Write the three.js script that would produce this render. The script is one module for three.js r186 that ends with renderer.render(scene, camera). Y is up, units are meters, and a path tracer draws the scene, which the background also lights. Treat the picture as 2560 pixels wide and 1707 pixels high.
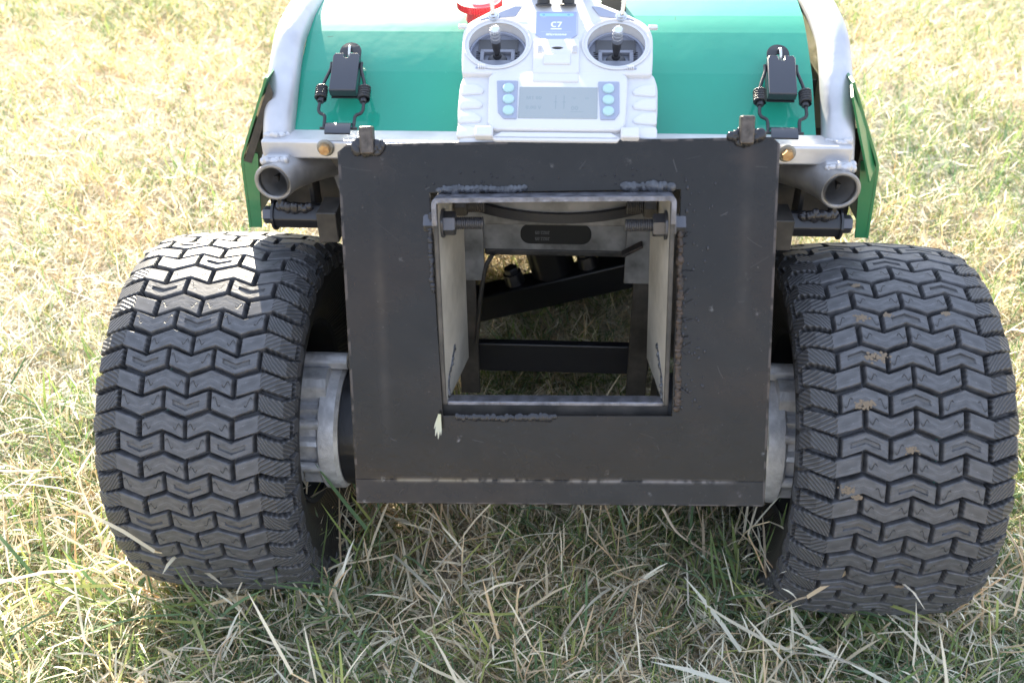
import * as THREE from 'three';
import { RoundedBoxGeometry } from 'three/addons/geometries/RoundedBoxGeometry.js';
import { mergeGeometries, mergeVertices, toCreasedNormals } from 'three/addons/utils/BufferGeometryUtils.js';

// ───────────────────────── camera, sky, sun, exposure ─────────────────────────
const scene = new THREE.Scene();
const camera = new THREE.PerspectiveCamera(40.05, 1024 / 682, 0.02, 400);
camera.position.set(0.016, 0.699, 0.659);
camera.up.set(-0.0245, 0.8255, -0.5639);
camera.lookAt(0.016 - 0.06106, 0.699 - 0.56383, 0.659 - 0.82363);
camera.focus = 0.84; camera.userData.fStop = 9;
scene.add(camera);

const SUN_EL = THREE.MathUtils.degToRad(27.5), SUN_AZ = THREE.MathUtils.degToRad(19);   // behind the mower, a little to the left
const sunDir = new THREE.Vector3(-Math.cos(SUN_EL) * Math.sin(SUN_AZ), Math.sin(SUN_EL), -Math.cos(SUN_EL) * Math.cos(SUN_AZ));
const sun = new THREE.DirectionalLight(new THREE.Color(1.0, 0.89, 0.70), 5.0);
sun.position.copy(sunDir).multiplyScalar(8); sun.target.position.set(0, 0.2, 0);
sun.castShadow = true; sun.shadow.mapSize.set(4096, 4096);
Object.assign(sun.shadow.camera, { left: -2.5, right: 2.5, top: 2.5, bottom: -2.5, near: 0.5, far: 20 });
scene.add(sun, sun.target);

{ // clear sky: pale near the horizon, blue overhead, brighter round the sun
  const W = 512, H = 256, d = new Float32Array(W * H * 4), v = new THREE.Vector3();
  for (let j = 0; j < H; j++) for (let i = 0; i < W; i++) {
    const el = ((j + 0.5) / H - 0.5) * Math.PI, az = ((i + 0.5) / W - 0.5) * 2 * Math.PI;
    v.set(Math.cos(el) * Math.cos(az), Math.sin(el), Math.cos(el) * Math.sin(az));
    const up = Math.max(0, v.y), k = Math.pow(1 - up, 3.2), c = v.dot(sunDir);
    const glow = 0.55 * Math.pow(Math.max(0, c), 6) + 1.6 * Math.pow(Math.max(0, c), 60);
    const s = 0.45;
    const o = (j * W + i) * 4;
    d[o] = s * (0.47 * (1 - k) + 0.84 * k + glow * 1.0);
    d[o + 1] = s * (0.58 * (1 - k) + 0.87 * k + glow * 0.95);
    d[o + 2] = s * (0.80 * (1 - k) + 0.92 * k + glow * 0.85);
    d[o + 3] = 1;
  }
  const t = new THREE.DataTexture(d, W, H, THREE.RGBAFormat, THREE.FloatType);
  t.mapping = THREE.EquirectangularReflectionMapping; t.magFilter = THREE.LinearFilter; t.needsUpdate = true;
  scene.background = t; scene.environment = t;
}
const renderer = new THREE.WebGLRenderer({ antialias: true });
renderer.setSize(1024, 682);
renderer.toneMapping = THREE.LinearToneMapping;
renderer.toneMappingExposure = 5.7;
renderer.shadowMap.enabled = true;

// ───────────────────────── helpers ─────────────────────────
const R = THREE.MathUtils.degToRad;
function rng(seed) { let a = seed >>> 0; return () => { a = (a + 0x6D2B79F5) >>> 0; let t = a; t = Math.imul(t ^ (t >>> 15), t | 1); t ^= t + Math.imul(t ^ (t >>> 7), t | 61); return ((t ^ (t >>> 14)) >>> 0) / 4294967296; }; }
const hash = (x, y, s = 0) => { let h = Math.imul(x | 0, 374761393) ^ Math.imul(y | 0, 668265263) ^ Math.imul(s | 0, 1274126177); h = Math.imul(h ^ (h >>> 13), 1274126177); return ((h ^ (h >>> 16)) >>> 0) / 4294967296; };
function vnoise(x, y, p = 0, s = 0) {
  const xi = Math.floor(x), yi = Math.floor(y), fx = x - xi, fy = y - yi, m = (a) => p ? ((a % p) + p) % p : a;
  const u = fx * fx * (3 - 2 * fx), w = fy * fy * (3 - 2 * fy);
  const a = hash(m(xi), m(yi), s), b = hash(m(xi + 1), m(yi), s), c = hash(m(xi), m(yi + 1), s), d = hash(m(xi + 1), m(yi + 1), s);
  return a + (b - a) * u + (c - a) * w + (a - b - c + d) * u * w;
}
function fbm(x, y, p = 0, oct = 4, s = 0) { let v = 0, a = 0.5, t = 0; for (let i = 0; i < oct; i++) { v += a * vnoise(x, y, p, s + i); t += a; a *= 0.5; x *= 2; y *= 2; p *= 2; } return v / t; }
const clamp = (x, a = 0, b = 1) => Math.min(b, Math.max(a, x));
const smooth = (a, b, x) => { const t = clamp((x - a) / (b - a)); return t * t * (3 - 2 * t); };
function dtex(w, h, fn, srgb) {
  const d = new Uint8Array(w * h * 4);
  for (let j = 0; j < h; j++) for (let i = 0; i < w; i++) { const c = fn((i + 0.5) / w, (j + 0.5) / h), o = (j * w + i) * 4; const a = typeof c === 'number' ? [c, c, c] : c; d[o] = clamp(a[0]) * 255; d[o + 1] = clamp(a[1]) * 255; d[o + 2] = clamp(a[2]) * 255; d[o + 3] = 255; }
  const t = new THREE.DataTexture(d, w, h, THREE.RGBAFormat); t.wrapS = t.wrapT = THREE.RepeatWrapping; t.magFilter = THREE.LinearFilter; t.minFilter = THREE.LinearFilter;
  if (srgb) t.colorSpace = THREE.SRGBColorSpace; t.needsUpdate = true; return t;
}
function ctex(w, h, draw) { const c = document.createElement('canvas'); c.width = w; c.height = h; draw(c.getContext('2d'), w, h); const t = new THREE.CanvasTexture(c); t.colorSpace = THREE.SRGBColorSpace; t.wrapS = t.wrapT = THREE.RepeatWrapping; return t; }
const mix3 = (a, b, t) => [a[0] + (b[0] - a[0]) * t, a[1] + (b[1] - a[1]) * t, a[2] + (b[2] - a[2]) * t];
function mesh(name, geom, mat, parent) { const m = new THREE.Mesh(geom, mat); m.name = name; m.castShadow = m.receiveShadow = true; if (parent) parent.add(m); return m; }
function group(name, parent, p = [0, 0, 0], r = [0, 0, 0]) { const g = new THREE.Group(); g.name = name; g.position.set(...p); g.rotation.set(...r); if (parent) parent.add(g); return g; }
function tag(o, label, category, grp, kind) { if (label) o.userData.label = label; if (category) o.userData.category = category; if (grp) o.userData.group = grp; if (kind) o.userData.kind = kind; return o; }
function uvBox(g0) { // uv in metres from the face that a corner belongs to
  const g = g0.index ? g0.toNonIndexed() : g0, p = g.attributes.position, n = g.attributes.normal, uv = new Float32Array(p.count * 2);
  for (let i = 0; i < p.count; i++) { const ax = Math.abs(n.getX(i)), ay = Math.abs(n.getY(i)), az = Math.abs(n.getZ(i)); let u, v; if (ax > ay && ax > az) { u = p.getZ(i); v = p.getY(i); } else if (ay > az) { u = p.getX(i); v = p.getZ(i); } else { u = p.getX(i); v = p.getY(i); } uv[i * 2] = u; uv[i * 2 + 1] = v; }
  g.setAttribute('uv', new THREE.BufferAttribute(uv, 2)); return g;
}
const place = (g, p = [0, 0, 0], r = [0, 0, 0]) => { g.applyMatrix4(new THREE.Matrix4().compose(new THREE.Vector3(...p), new THREE.Quaternion().setFromEuler(new THREE.Euler(...r)), new THREE.Vector3(1, 1, 1))); return g; };
function box(w, h, d, r, p, rot) { return uvBox(place(new RoundedBoxGeometry(w, h, d, 3, Math.min(r, w / 2.02, h / 2.02, d / 2.02)), p, rot)); }
function merge(list) { return mergeGeometries(list.map((g) => { const q = g.index ? g.toNonIndexed() : g; for (const k of Object.keys(q.attributes)) if (!['position', 'normal', 'uv'].includes(k)) q.deleteAttribute(k); return q; })); }
function cyl(r0, r1, h, axis, p, seg = 32, open = false) { const g = new THREE.CylinderGeometry(r0, r1, h, seg, 1, open); if (axis === 'x') g.rotateZ(-Math.PI / 2); if (axis === 'z') g.rotateX(Math.PI / 2); g.translate(...p); return uvBox(toCreasedNormals(g, 0.7)); }
function lathe(pts, axis, p, seg = 64, crease = 0.6) { const g = new THREE.LatheGeometry(pts.map((q) => new THREE.Vector2(q[0], q[1])), seg); if (axis === 'x') g.rotateZ(-Math.PI / 2); if (axis === 'z') g.rotateX(Math.PI / 2); g.translate(...p); return toCreasedNormals(g, crease); }
let tube = (pts, r, seg = 40, rad = 12, closed = false) => { return new THREE.TubeGeometry(new THREE.CatmullRomCurve3(pts.map((q) => new THREE.Vector3(...q)), closed, 'catmullrom', 0.4), seg, r, rad, closed); }
{ const make = tube; tube = (...a) => { const g = make(...a), uv = g.attributes.uv, L = g.parameters.path.getLength(); for (let i = 0; i < uv.count; i++) uv.setXY(i, uv.getX(i) * L, uv.getY(i) * 6.283 * g.parameters.radius); return g; }; }
function hex(r, h, axis, p, turn = 0) { const g = new THREE.CylinderGeometry(r * 0.93, r, h * 0.2, 6), b = new THREE.CylinderGeometry(r, r, h * 0.8, 6); g.translate(0, h * 0.4, 0); b.translate(0, -h * 0.1, 0); const m = mergeGeometries([g.toNonIndexed(), b.toNonIndexed()]); m.rotateY(turn); if (axis === 'x') m.rotateZ(-Math.PI / 2); if (axis === '-x') m.rotateZ(Math.PI / 2); if (axis === 'z') m.rotateX(Math.PI / 2); m.translate(...p); m.computeVertexNormals(); return uvBox(m); }
function thread(r, h, pitch, axis, p) { const pts = []; const n = Math.round(h / pitch); for (let i = 0; i <= n; i++) { pts.push([r * 0.86, -h / 2 + i * pitch]); if (i < n) pts.push([r, -h / 2 + (i + 0.5) * pitch]); } pts.unshift([0, -h / 2]); pts.push([0, h / 2]); return lathe(pts, axis, p, 24, 0.3); }
function weld(pts, size, seed, flat = 0.7) { // lumpy run of weld metal along a line
  const r = rng(seed), out = [], c = new THREE.CatmullRomCurve3(pts.map((q) => new THREE.Vector3(...q))), n = Math.max(2, Math.round(c.getLength() / (size * 0.5)));
  for (let i = 0; i <= n; i++) { const g = new THREE.IcosahedronGeometry(size * (0.75 + 0.5 * r()), 2), q = g.attributes.position, s = r() * 90; for (let k = 0; k < q.count; k++) { const f = 1 + 0.22 * (vnoise(q.getX(k) / size * 0.7 + s, q.getY(k) / size * 0.7 + q.getZ(k) / size, 0, 3) - 0.5) * 2; q.setXYZ(k, q.getX(k) * f, q.getY(k) * f, q.getZ(k) * f * flat); } const m = mergeVertices((g.deleteAttribute('normal'), g.deleteAttribute('uv'), g)); m.computeVertexNormals(); const t = c.getPointAt(i / n); m.scale(0.8 + 0.5 * r(), 0.75 + 0.7 * r(), 0.8 + 0.4 * r()); m.translate(t.x + (r() - 0.5) * size * 0.5, t.y + (r() - 0.5) * size * 0.6, t.z); m.setAttribute('uv', new THREE.BufferAttribute(new Float32Array(m.attributes.position.count * 2).map((_, a) => (a % 2 ? m.attributes.position.getY(a >> 1) : m.attributes.position.getX(a >> 1))), 2)); out.push(m.toNonIndexed()); }
  return mergeGeometries(out);
}
function shapeOf(pts) { const s = new THREE.Shape(); pts.forEach((p, i) => i ? s.lineTo(p[0], p[1]) : s.moveTo(p[0], p[1])); s.closePath(); return s; }
function roundRect(w, h, r, cx = 0, cy = 0, path = new THREE.Shape()) { const x = cx - w / 2, y = cy - h / 2; path.moveTo(x + r, y); path.lineTo(x + w - r, y); path.absarc(x + w - r, y + r, r, -Math.PI / 2, 0); path.lineTo(x + w, y + h - r); path.absarc(x + w - r, y + h - r, r, 0, Math.PI / 2); path.lineTo(x + r, y + h); path.absarc(x + r, y + h - r, r, Math.PI / 2, Math.PI); path.lineTo(x, y + r); path.absarc(x + r, y + r, r, Math.PI, 1.5 * Math.PI); return path; }
function rounded(pts, r) { // polygon with its corners rounded by radius r (or [r per corner])
  const s = new THREE.Shape(), n = pts.length, V = (p) => new THREE.Vector2(p[0], p[1]);
  for (let i = 0; i < n; i++) { const p = V(pts[i]), a = V(pts[(i + n - 1) % n]), b = V(pts[(i + 1) % n]), rr = Array.isArray(r) ? r[i] : r; const pa = a.clone().sub(p), pb = b.clone().sub(p), d = Math.min(rr, pa.length() * 0.49, pb.length() * 0.49); const q = p.clone().add(pa.setLength(d)), w = p.clone().add(pb.setLength(d)); if (i) s.lineTo(q.x, q.y); else s.moveTo(q.x, q.y); s.quadraticCurveTo(p.x, p.y, w.x, w.y); }
  s.closePath(); return s;
}
function extr(shape, depth, bevel = 0, seg = 2, curve = 12) { const g = new THREE.ExtrudeGeometry(shape, { depth: depth - 2 * bevel, bevelEnabled: bevel > 0, bevelThickness: bevel, bevelSize: bevel, bevelOffset: -bevel, bevelSegments: seg, curveSegments: curve }); g.translate(0, 0, bevel); return g; }
// a bent sheet: profile [[a, b], ...] in a plane with fillets, given thickness, swept along a third axis
function sheet(profile, thick, width, fillet) {
  const P = profile.map((p) => new THREE.Vector2(...p)), c = [];
  P.forEach((p, i) => { if (!i || i === P.length - 1) { c.push(p.clone()); return; } const a = P[i - 1].clone().sub(p), b = P[i + 1].clone().sub(p), d = Math.min(fillet, a.length() * 0.48, b.length() * 0.48); const q = p.clone().add(a.setLength(d)), w = p.clone().add(b.setLength(d)); for (let k = 0; k <= 6; k++) { const t = k / 6; c.push(new THREE.Vector2((1 - t) ** 2 * q.x + 2 * t * (1 - t) * p.x + t * t * w.x, (1 - t) ** 2 * q.y + 2 * t * (1 - t) * p.y + t * t * w.y)); } });
  const off = c.map((p, i) => { const t = c[Math.min(i + 1, c.length - 1)].clone().sub(c[Math.max(i - 1, 0)]).normalize(); return new THREE.Vector2(p.x + t.y * thick, p.y - t.x * thick); });
  return toCreasedNormals(extr(new THREE.Shape([...c, ...off.reverse()]), width), 0.6);
}

// ───────────────────────── materials ─────────────────────────
const lin = (r, g, b) => new THREE.Color().setRGB(r, g, b);
const noiseA = dtex(256, 256, (u, v) => fbm(u * 8, v * 8, 8, 5, 11));
const grit = dtex(256, 256, (u, v) => 0.6 * fbm(u * 32, v * 32, 32, 3, 21) + 0.4 * fbm(u * 8, v * 8, 8, 3, 5));
const rep = (t, s) => { const c = t.clone(); c.repeat.set(s, s); c.needsUpdate = true; return c; };
const mottled = (lo, hi, s, f, seed) => { const t = dtex(512, 512, (u, v) => { const n = fbm(u * f, v * f, f, 5, seed), m = fbm(u * f * 4, v * f * 4, f * 4, 3, seed + 40); return mix3(lo, hi, clamp((n - 0.5) * 1.8 + 0.5 + (m - 0.5) * 0.5)).map((c) => Math.pow(clamp(c), 1 / 2.2)); }, true); t.repeat.set(s, s); return t; };
const M = {};
M.silver = new THREE.MeshStandardMaterial({ map: mottled([0.44, 0.44, 0.46], [0.62, 0.62, 0.64], 4, 6, 3), roughness: 0.42, metalness: 0.5, bumpMap: rep(grit, 6), bumpScale: 0.0003 });
M.castAlu = new THREE.MeshStandardMaterial({ map: mottled([0.52, 0.52, 0.54], [0.80, 0.80, 0.82], 12, 8, 5), roughness: 0.5, metalness: 0.45, bumpMap: rep(grit, 40), bumpScale: 0.0004 });
M.rawSteel = new THREE.MeshStandardMaterial({ map: mottled([0.20, 0.195, 0.19], [0.40, 0.39, 0.39], 6, 5, 9), roughness: 0.45, metalness: 0.7, bumpMap: rep(grit, 8), bumpScale: 0.0002 });
M.blackMetal = new THREE.MeshStandardMaterial({ color: lin(0.02, 0.02, 0.023), roughness: 0.3, metalness: 0.0, bumpMap: rep(grit, 14), bumpScale: 0.0002 });
M.blackWeld = new THREE.MeshStandardMaterial({ color: lin(0.025, 0.025, 0.03), roughness: 0.22, metalness: 0.2 });
M.rustWeld = new THREE.MeshStandardMaterial({ map: mottled([0.02, 0.018, 0.018], [0.075, 0.05, 0.036], 30, 8, 13), roughness: 0.4, metalness: 0.4, bumpMap: rep(grit, 60), bumpScale: 0.0004 });
M.pegSteel = new THREE.MeshStandardMaterial({ map: mottled([0.05, 0.042, 0.036], [0.12, 0.10, 0.085], 50, 8, 15), roughness: 0.42, metalness: 0.55 });
M.darkSteel = new THREE.MeshStandardMaterial({ map: mottled([0.03, 0.028, 0.026], [0.085, 0.075, 0.065], 10, 6, 17), roughness: 0.55, metalness: 0.3 });
M.greyPaint = new THREE.MeshStandardMaterial({ map: mottled([0.10, 0.095, 0.085], [0.24, 0.23, 0.215], 9, 6, 19), roughness: 0.6 });
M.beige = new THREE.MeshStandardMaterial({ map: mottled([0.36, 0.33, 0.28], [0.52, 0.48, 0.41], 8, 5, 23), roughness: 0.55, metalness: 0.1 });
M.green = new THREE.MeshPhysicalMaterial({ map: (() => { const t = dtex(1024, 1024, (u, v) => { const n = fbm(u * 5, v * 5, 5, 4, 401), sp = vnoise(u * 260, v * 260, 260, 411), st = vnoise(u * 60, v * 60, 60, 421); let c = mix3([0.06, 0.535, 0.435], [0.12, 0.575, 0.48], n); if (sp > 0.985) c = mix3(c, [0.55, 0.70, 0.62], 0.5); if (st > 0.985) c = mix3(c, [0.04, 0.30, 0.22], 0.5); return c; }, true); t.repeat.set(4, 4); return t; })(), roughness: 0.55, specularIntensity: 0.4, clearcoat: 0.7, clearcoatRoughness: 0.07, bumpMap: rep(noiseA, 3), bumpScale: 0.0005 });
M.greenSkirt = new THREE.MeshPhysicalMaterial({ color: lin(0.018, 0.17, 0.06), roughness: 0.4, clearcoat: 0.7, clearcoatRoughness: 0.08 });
M.zincBolt = new THREE.MeshStandardMaterial({ map: mottled([0.42, 0.24, 0.11], [0.60, 0.42, 0.22], 60, 6, 29), roughness: 0.55, metalness: 0.8 });
M.zincWasher = new THREE.MeshStandardMaterial({ map: mottled([0.20, 0.19, 0.17], [0.42, 0.38, 0.30], 60, 6, 31), roughness: 0.6, metalness: 0.8 });
M.boltSteel = new THREE.MeshStandardMaterial({ color: lin(0.10, 0.10, 0.11), roughness: 0.4, metalness: 0.7 });
M.white = new THREE.MeshPhysicalMaterial({ color: lin(0.60, 0.595, 0.605), roughness: 0.6, specularIntensity: 0.4 });
M.lilac = new THREE.MeshStandardMaterial({ color: lin(0.29, 0.315, 0.40), roughness: 0.5 });
M.greyDisc = new THREE.MeshStandardMaterial({ color: lin(0.20, 0.21, 0.25), roughness: 0.5 });
M.gimbalDark = new THREE.MeshStandardMaterial({ color: lin(0.07, 0.07, 0.075), roughness: 0.55 });
M.blackPlastic = new THREE.MeshStandardMaterial({ color: lin(0.02, 0.02, 0.022), roughness: 0.4 });
M.chrome = new THREE.MeshStandardMaterial({ color: lin(0.62, 0.62, 0.62), roughness: 0.25, metalness: 1 });
M.stickMetal = new THREE.MeshStandardMaterial({ color: lin(0.30, 0.31, 0.34), roughness: 0.35, metalness: 0.9 });
M.mint = new THREE.MeshStandardMaterial({ color: lin(0.38, 0.54, 0.57), roughness: 0.5 });
M.red = new THREE.MeshPhysicalMaterial({ color: lin(0.62, 0.02, 0.03), roughness: 0.35, clearcoat: 0.5, clearcoatRoughness: 0.15 });
M.rim = new THREE.MeshStandardMaterial({ color: lin(0.02, 0.021, 0.024), roughness: 0.8 });
M.belly = new THREE.MeshStandardMaterial({ color: lin(0.03, 0.028, 0.026), roughness: 0.8 });
M.stripe = new THREE.MeshStandardMaterial({ color: lin(0.02, 0.13, 0.10), roughness: 0.6 });

// rubber: the groove floor, and three kinds of block face
const dustShadeMap = (fn) => dtex(256, 256, fn, true);
const rub = (u, v, s) => { const n = fbm(u * 6, v * 6, 6, 4, s), f = fbm(u * 3 + v * 1.5, v * 40, 0, 3, s + 7), sp = vnoise(u * 70, v * 70, 70, s + 9); let k = 0.275 + 0.14 * (n - 0.4) + 0.09 * smooth(0.62, 0.8, f); if (sp > 0.965) k += 0.25; return [k, k * 1.0, k * 1.03]; };
const rubberBlock = (map, bump, bs) => new THREE.MeshPhysicalMaterial({ map, bumpMap: bump, bumpScale: bs, roughness: 0.5, sheen: 0.3, sheenRoughness: 0.5, sheenColor: lin(0.5, 0.5, 0.55) });
const sipe = (u, v) => { const d = (cx, cy, sgn) => Math.abs((v - cy) - 0.16 * Math.sin((u - cx) * 34 * sgn) - sgn * 1.5 * (u - cx)) < 0.034 && Math.abs(u - cx) < 0.10; return d(0.12, 0.45, 1) || d(0.88, 0.45, -1); };
M.treadPlain = rubberBlock(dustShadeMap((u, v) => { const c = rub(u, v, 51); return sipe(u, v) ? [0.17, 0.17, 0.175] : c; }), dtex(128, 128, (u, v) => sipe(u, v) ? 0 : 0.9 + 0.1 * fbm(u * 10, v * 10, 10, 3, 4)), 0.0012);
M.treadPocket = rubberBlock(dustShadeMap((u, v) => { const c = rub(u, v, 61); const ch = Math.abs(u - 0.5) < 0.30 && Math.abs(v - 0.5) < 0.15; return ch ? mix3(c, [0.33, 0.30, 0.25], 0.35 * smooth(0.35, 0.7, fbm(u * 9, v * 9, 9, 3, 77))) : c; }), dtex(64, 64, (u, v) => fbm(u * 10, v * 10, 10, 3, 4)), 0.00025);
const stripes = (u, v) => Math.sin((u * 9 + v * 3.2) * 2 * Math.PI);
const hatchBump = dtex(256, 256, (u, v) => 0.5 + 0.5 * clamp(stripes(u, v) * 1.6, -1, 1));
const halfBump = dtex(256, 256, (u, v) => u > 0.46 ? 0.5 + 0.5 * clamp(stripes(u, v) * 1.6, -1, 1) : 1);
M.treadHatch = rubberBlock(dustShadeMap((u, v) => { const c = rub(u, v, 71), s = smooth(-0.2, 0.7, stripes(u, v)); return mix3([0.165, 0.165, 0.17], mix3(c, [0.36, 0.34, 0.31], 0.25 * smooth(0.5, 0.75, fbm(u * 5, v * 5, 5, 3, 33))), 0.35 + 0.65 * s); }), hatchBump, 0.0008);  // dark between the ridges is shading put into the colour, beside real dust
M.treadHalf = rubberBlock(dustShadeMap((u, v) => { const c = rub(u, v, 81), s = u > 0.46 ? smooth(-0.2, 0.7, stripes(u, v)) : 1; return mix3([0.165, 0.165, 0.17], c, 0.35 + 0.65 * s); }), halfBump, 0.0008);  // same painted shading between the ridges of the hatched half
M.carcass = new THREE.MeshStandardMaterial({ map: (() => { const t = dtex(512, 256, (u, v) => { const n = fbm(u * 24, v * 8, 0, 4, 91); const b = smooth(0.5, 0.75, n); return mix3([0.215, 0.215, 0.225], [0.29, 0.26, 0.22], b * 0.7); }, true); t.repeat.set(5, 1); return t; })(), roughness: 0.55 });
M.sidewall = new THREE.MeshStandardMaterial({ color: lin(0.018, 0.018, 0.02), roughness: 0.5, bumpMap: dtex(1024, 64, (u, v) => 0.5 + 0.5 * Math.sin((u * 110 + v * 2.5) * 2 * Math.PI) * smooth(0.0, 0.2, v) * smooth(0.75, 0.45, v)), bumpScale: 0.0009 });

// the black mounting plate: sprayed paint with scuffs, grit, scratches, and a highlight painted along the worn bend
const PW = 0.313, PH = 0.273;
const plateTex = (() => {
  const N = 1024, r = rng(7);
  return ctex(N, N, (c) => {
    const im = c.createImageData(N, N);
    for (let j = 0; j < N; j++) for (let i = 0; i < N; i++) {
      const u = i / N, v = 1 - j / N, n = fbm(u * 3, v * 3, 0, 5, 101), m = fbm(u * 14, v * 14, 0, 4, 111), f = fbm(u * 90, v * 90, 0, 2, 121);
      let k = 0.085 + 0.09 * (n - 0.5) + 0.05 * (m - 0.5) + 0.02 * (f - 0.5); let brown = 0.55 * smooth(0.38, 0.62, n) * smooth(0.95, 0.6, v);
      const smear = Math.exp(-(((u - 0.085) / 0.012) ** 2)) * smooth(0.1, 0.3, v) * smooth(0.98, 0.6, v) * (0.4 + 0.9 * m); k += 0.06 * smear;
      const smearR = Math.exp(-(((u - 0.93) / 0.014) ** 2)) * smooth(0.45, 0.6, v) * (0.2 + m); k += 0.05 * smearR;
      const bend = Math.exp(-(((v - (0.071 + 0.012 * (u - 0.5) * 0)) / 0.006) ** 2)) * smooth(0.02, 0.1, u) * smooth(0.98, 0.86, u) * smooth(0.25, 0.6, fbm(u * 60, v * 40, 0, 3, 131)); k += 0.33 * bend;  // pale highlight mixed with wear along the fold, put into the colour
      if (v < 0.07) k += 0.02 * smooth(0.4, 0.8, m);
      const rl = Math.exp(-(((u - 0.087) ** 2 + (v - 0.95) ** 2) / 0.0012)), rr = Math.exp(-(((u - 0.93) ** 2 + (v - 0.95) ** 2) / 0.0016)); const rust = clamp((rl + rr) * (0.4 + m));
      let col = [k * 1.05 + 0.04 * brown, k, k * (0.98 - 0.3 * brown)]; col = mix3(col, [0.24, 0.19, 0.16], 0.4 * rust * smooth(0.4, 0.6, m));
      const e = Math.min(u, 1 - u, v, 1 - v); if (e < 0.006) col = mix3(col, [0.42, 0.38, 0.36], 0.55 * smooth(0.35, 0.65, fbm(u * 50, v * 50, 0, 2, 141)));
      const o = (j * N + i) * 4; im.data[o] = clamp(col[0]) * 255; im.data[o + 1] = clamp(col[1]) * 255; im.data[o + 2] = clamp(col[2]) * 255; im.data[o + 3] = 255;
    }
    c.putImageData(im, 0, 0);
    for (let i = 0; i < 420; i++) { const a = 0.15 + 0.5 * r() * r(), g = 110 + 90 * r(); c.fillStyle = `rgba(${g},${g * 0.98},${g * 0.95},${a})`; c.beginPath(); c.ellipse(r() * N, r() * N, 0.6 + 1.6 * r() * r(), 0.6 + 1.8 * r() * r(), r() * 3, 0, 7); c.fill(); }
    for (let i = 0; i < 46; i++) { const x = r() * N, y = r() * N, a = r() * 6.28, l = 10 + 90 * r() * r(); c.strokeStyle = `rgba(150,150,150,${0.12 + 0.34 * r()})`; c.lineWidth = 0.6 + 0.9 * r(); c.beginPath(); c.moveTo(x, y); c.quadraticCurveTo(x + Math.cos(a) * l * 0.5 + (r() - 0.5) * 8, y + Math.sin(a) * l * 0.5 + (r() - 0.5) * 8, x + Math.cos(a) * l, y + Math.sin(a) * l); c.stroke(); }
    for (let i = 0; i < 26; i++) { const x = r() * N, y = r() * N, s = 4 + 12 * r(); c.fillStyle = `rgba(140,138,140,${0.06 + 0.2 * r()})`; for (let k = 0; k < 9; k++) { c.beginPath(); c.ellipse(x + (r() - 0.5) * s, y + (r() - 0.5) * s * 1.6, 1 + 2.5 * r(), 1 + 4 * r(), r() * 3, 0, 7); c.fill(); } }
  });
})();
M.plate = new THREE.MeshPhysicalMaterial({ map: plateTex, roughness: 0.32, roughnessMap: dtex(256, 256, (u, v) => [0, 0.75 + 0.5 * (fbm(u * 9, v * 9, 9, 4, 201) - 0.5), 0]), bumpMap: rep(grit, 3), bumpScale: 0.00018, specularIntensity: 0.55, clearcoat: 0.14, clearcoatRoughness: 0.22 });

// ───────────────────────── ground ─────────────────────────
const groundTex = (() => { const t = dtex(1024, 1024, (u, v) => { const n = fbm(u * 12, v * 12, 12, 5, 301), f = fbm(u * 160, v * 40, 0, 3, 311), g = fbm(u * 40, v * 160, 0, 3, 321), p = fbm(u * 5, v * 5, 5, 3, 331); let c = mix3([0.26, 0.21, 0.16], [0.62, 0.54, 0.42], smooth(0.35, 0.7, Math.max(f, g) * 0.8 + n * 0.25)); c = mix3(c, [0.36, 0.40, 0.18], 0.6 * smooth(0.42, 0.62, p)); return c; }, true); t.repeat.set(90, 90); return t; })();
{
  const g = new THREE.CircleGeometry(160, 128); g.rotateX(-Math.PI / 2);
  const m = mesh('ground', g, new THREE.MeshStandardMaterial({ map: groundTex, roughness: 1 }), scene);
  const uv = g.attributes.uv; for (let i = 0; i < uv.count; i++) uv.setXY(i, uv.getX(i) * 4, uv.getY(i) * 4);
  tag(m, 'field of soil and matted dry grass under the mower', 'ground', null, 'structure');
}

// ───────────────────────── the mower ─────────────────────────
const mower = group('remote_mower', scene);
tag(mower, 'green and silver remote controlled mower on fat black tyres with a black square-holed front plate', 'robot mower');

// ---- wheels
const RT = 0.1530, BH = 0.0078, TC = 0.2695;       // carcass radius at the crown, block height, half track
// tread profile: arc length s from the centre -> [x, r, nx, nr]
const prof = (() => { const T = []; let x = 0, r = RT; const ds = 0.0005; for (let i = 0; i <= 200; i++) { const s = i * ds, a = s < 0.0635 ? s / 0.52 : 0.1221 + (s - 0.0635) / 0.0150; T.push([x, r, Math.sin(a), Math.cos(a)]); x += Math.cos(a) * ds; r -= Math.sin(a) * ds; } return (s) => { const k = Math.min(200, Math.abs(s) / ds), i = Math.min(199, Math.floor(k)), f = k - i, A = T[i], B = T[i + 1], g = s < 0 ? -1 : 1; return [g * (A[0] + (B[0] - A[0]) * f), A[1] + (B[1] - A[1]) * f, g * (A[2] + (B[2] - A[2]) * f), A[3] + (B[3] - A[3]) * f]; }; })();
function onTyre(s, v, h0) { const p = prof(s), h = h0 > 0 ? h0 * (1 - 0.82 * smooth(0.066, 0.086, Math.abs(s))) : h0, rr = p[1] + h * p[3], a = v / RT; return [p[0] + h * p[2], rr * Math.cos(a), rr * Math.sin(a)]; }
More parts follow.
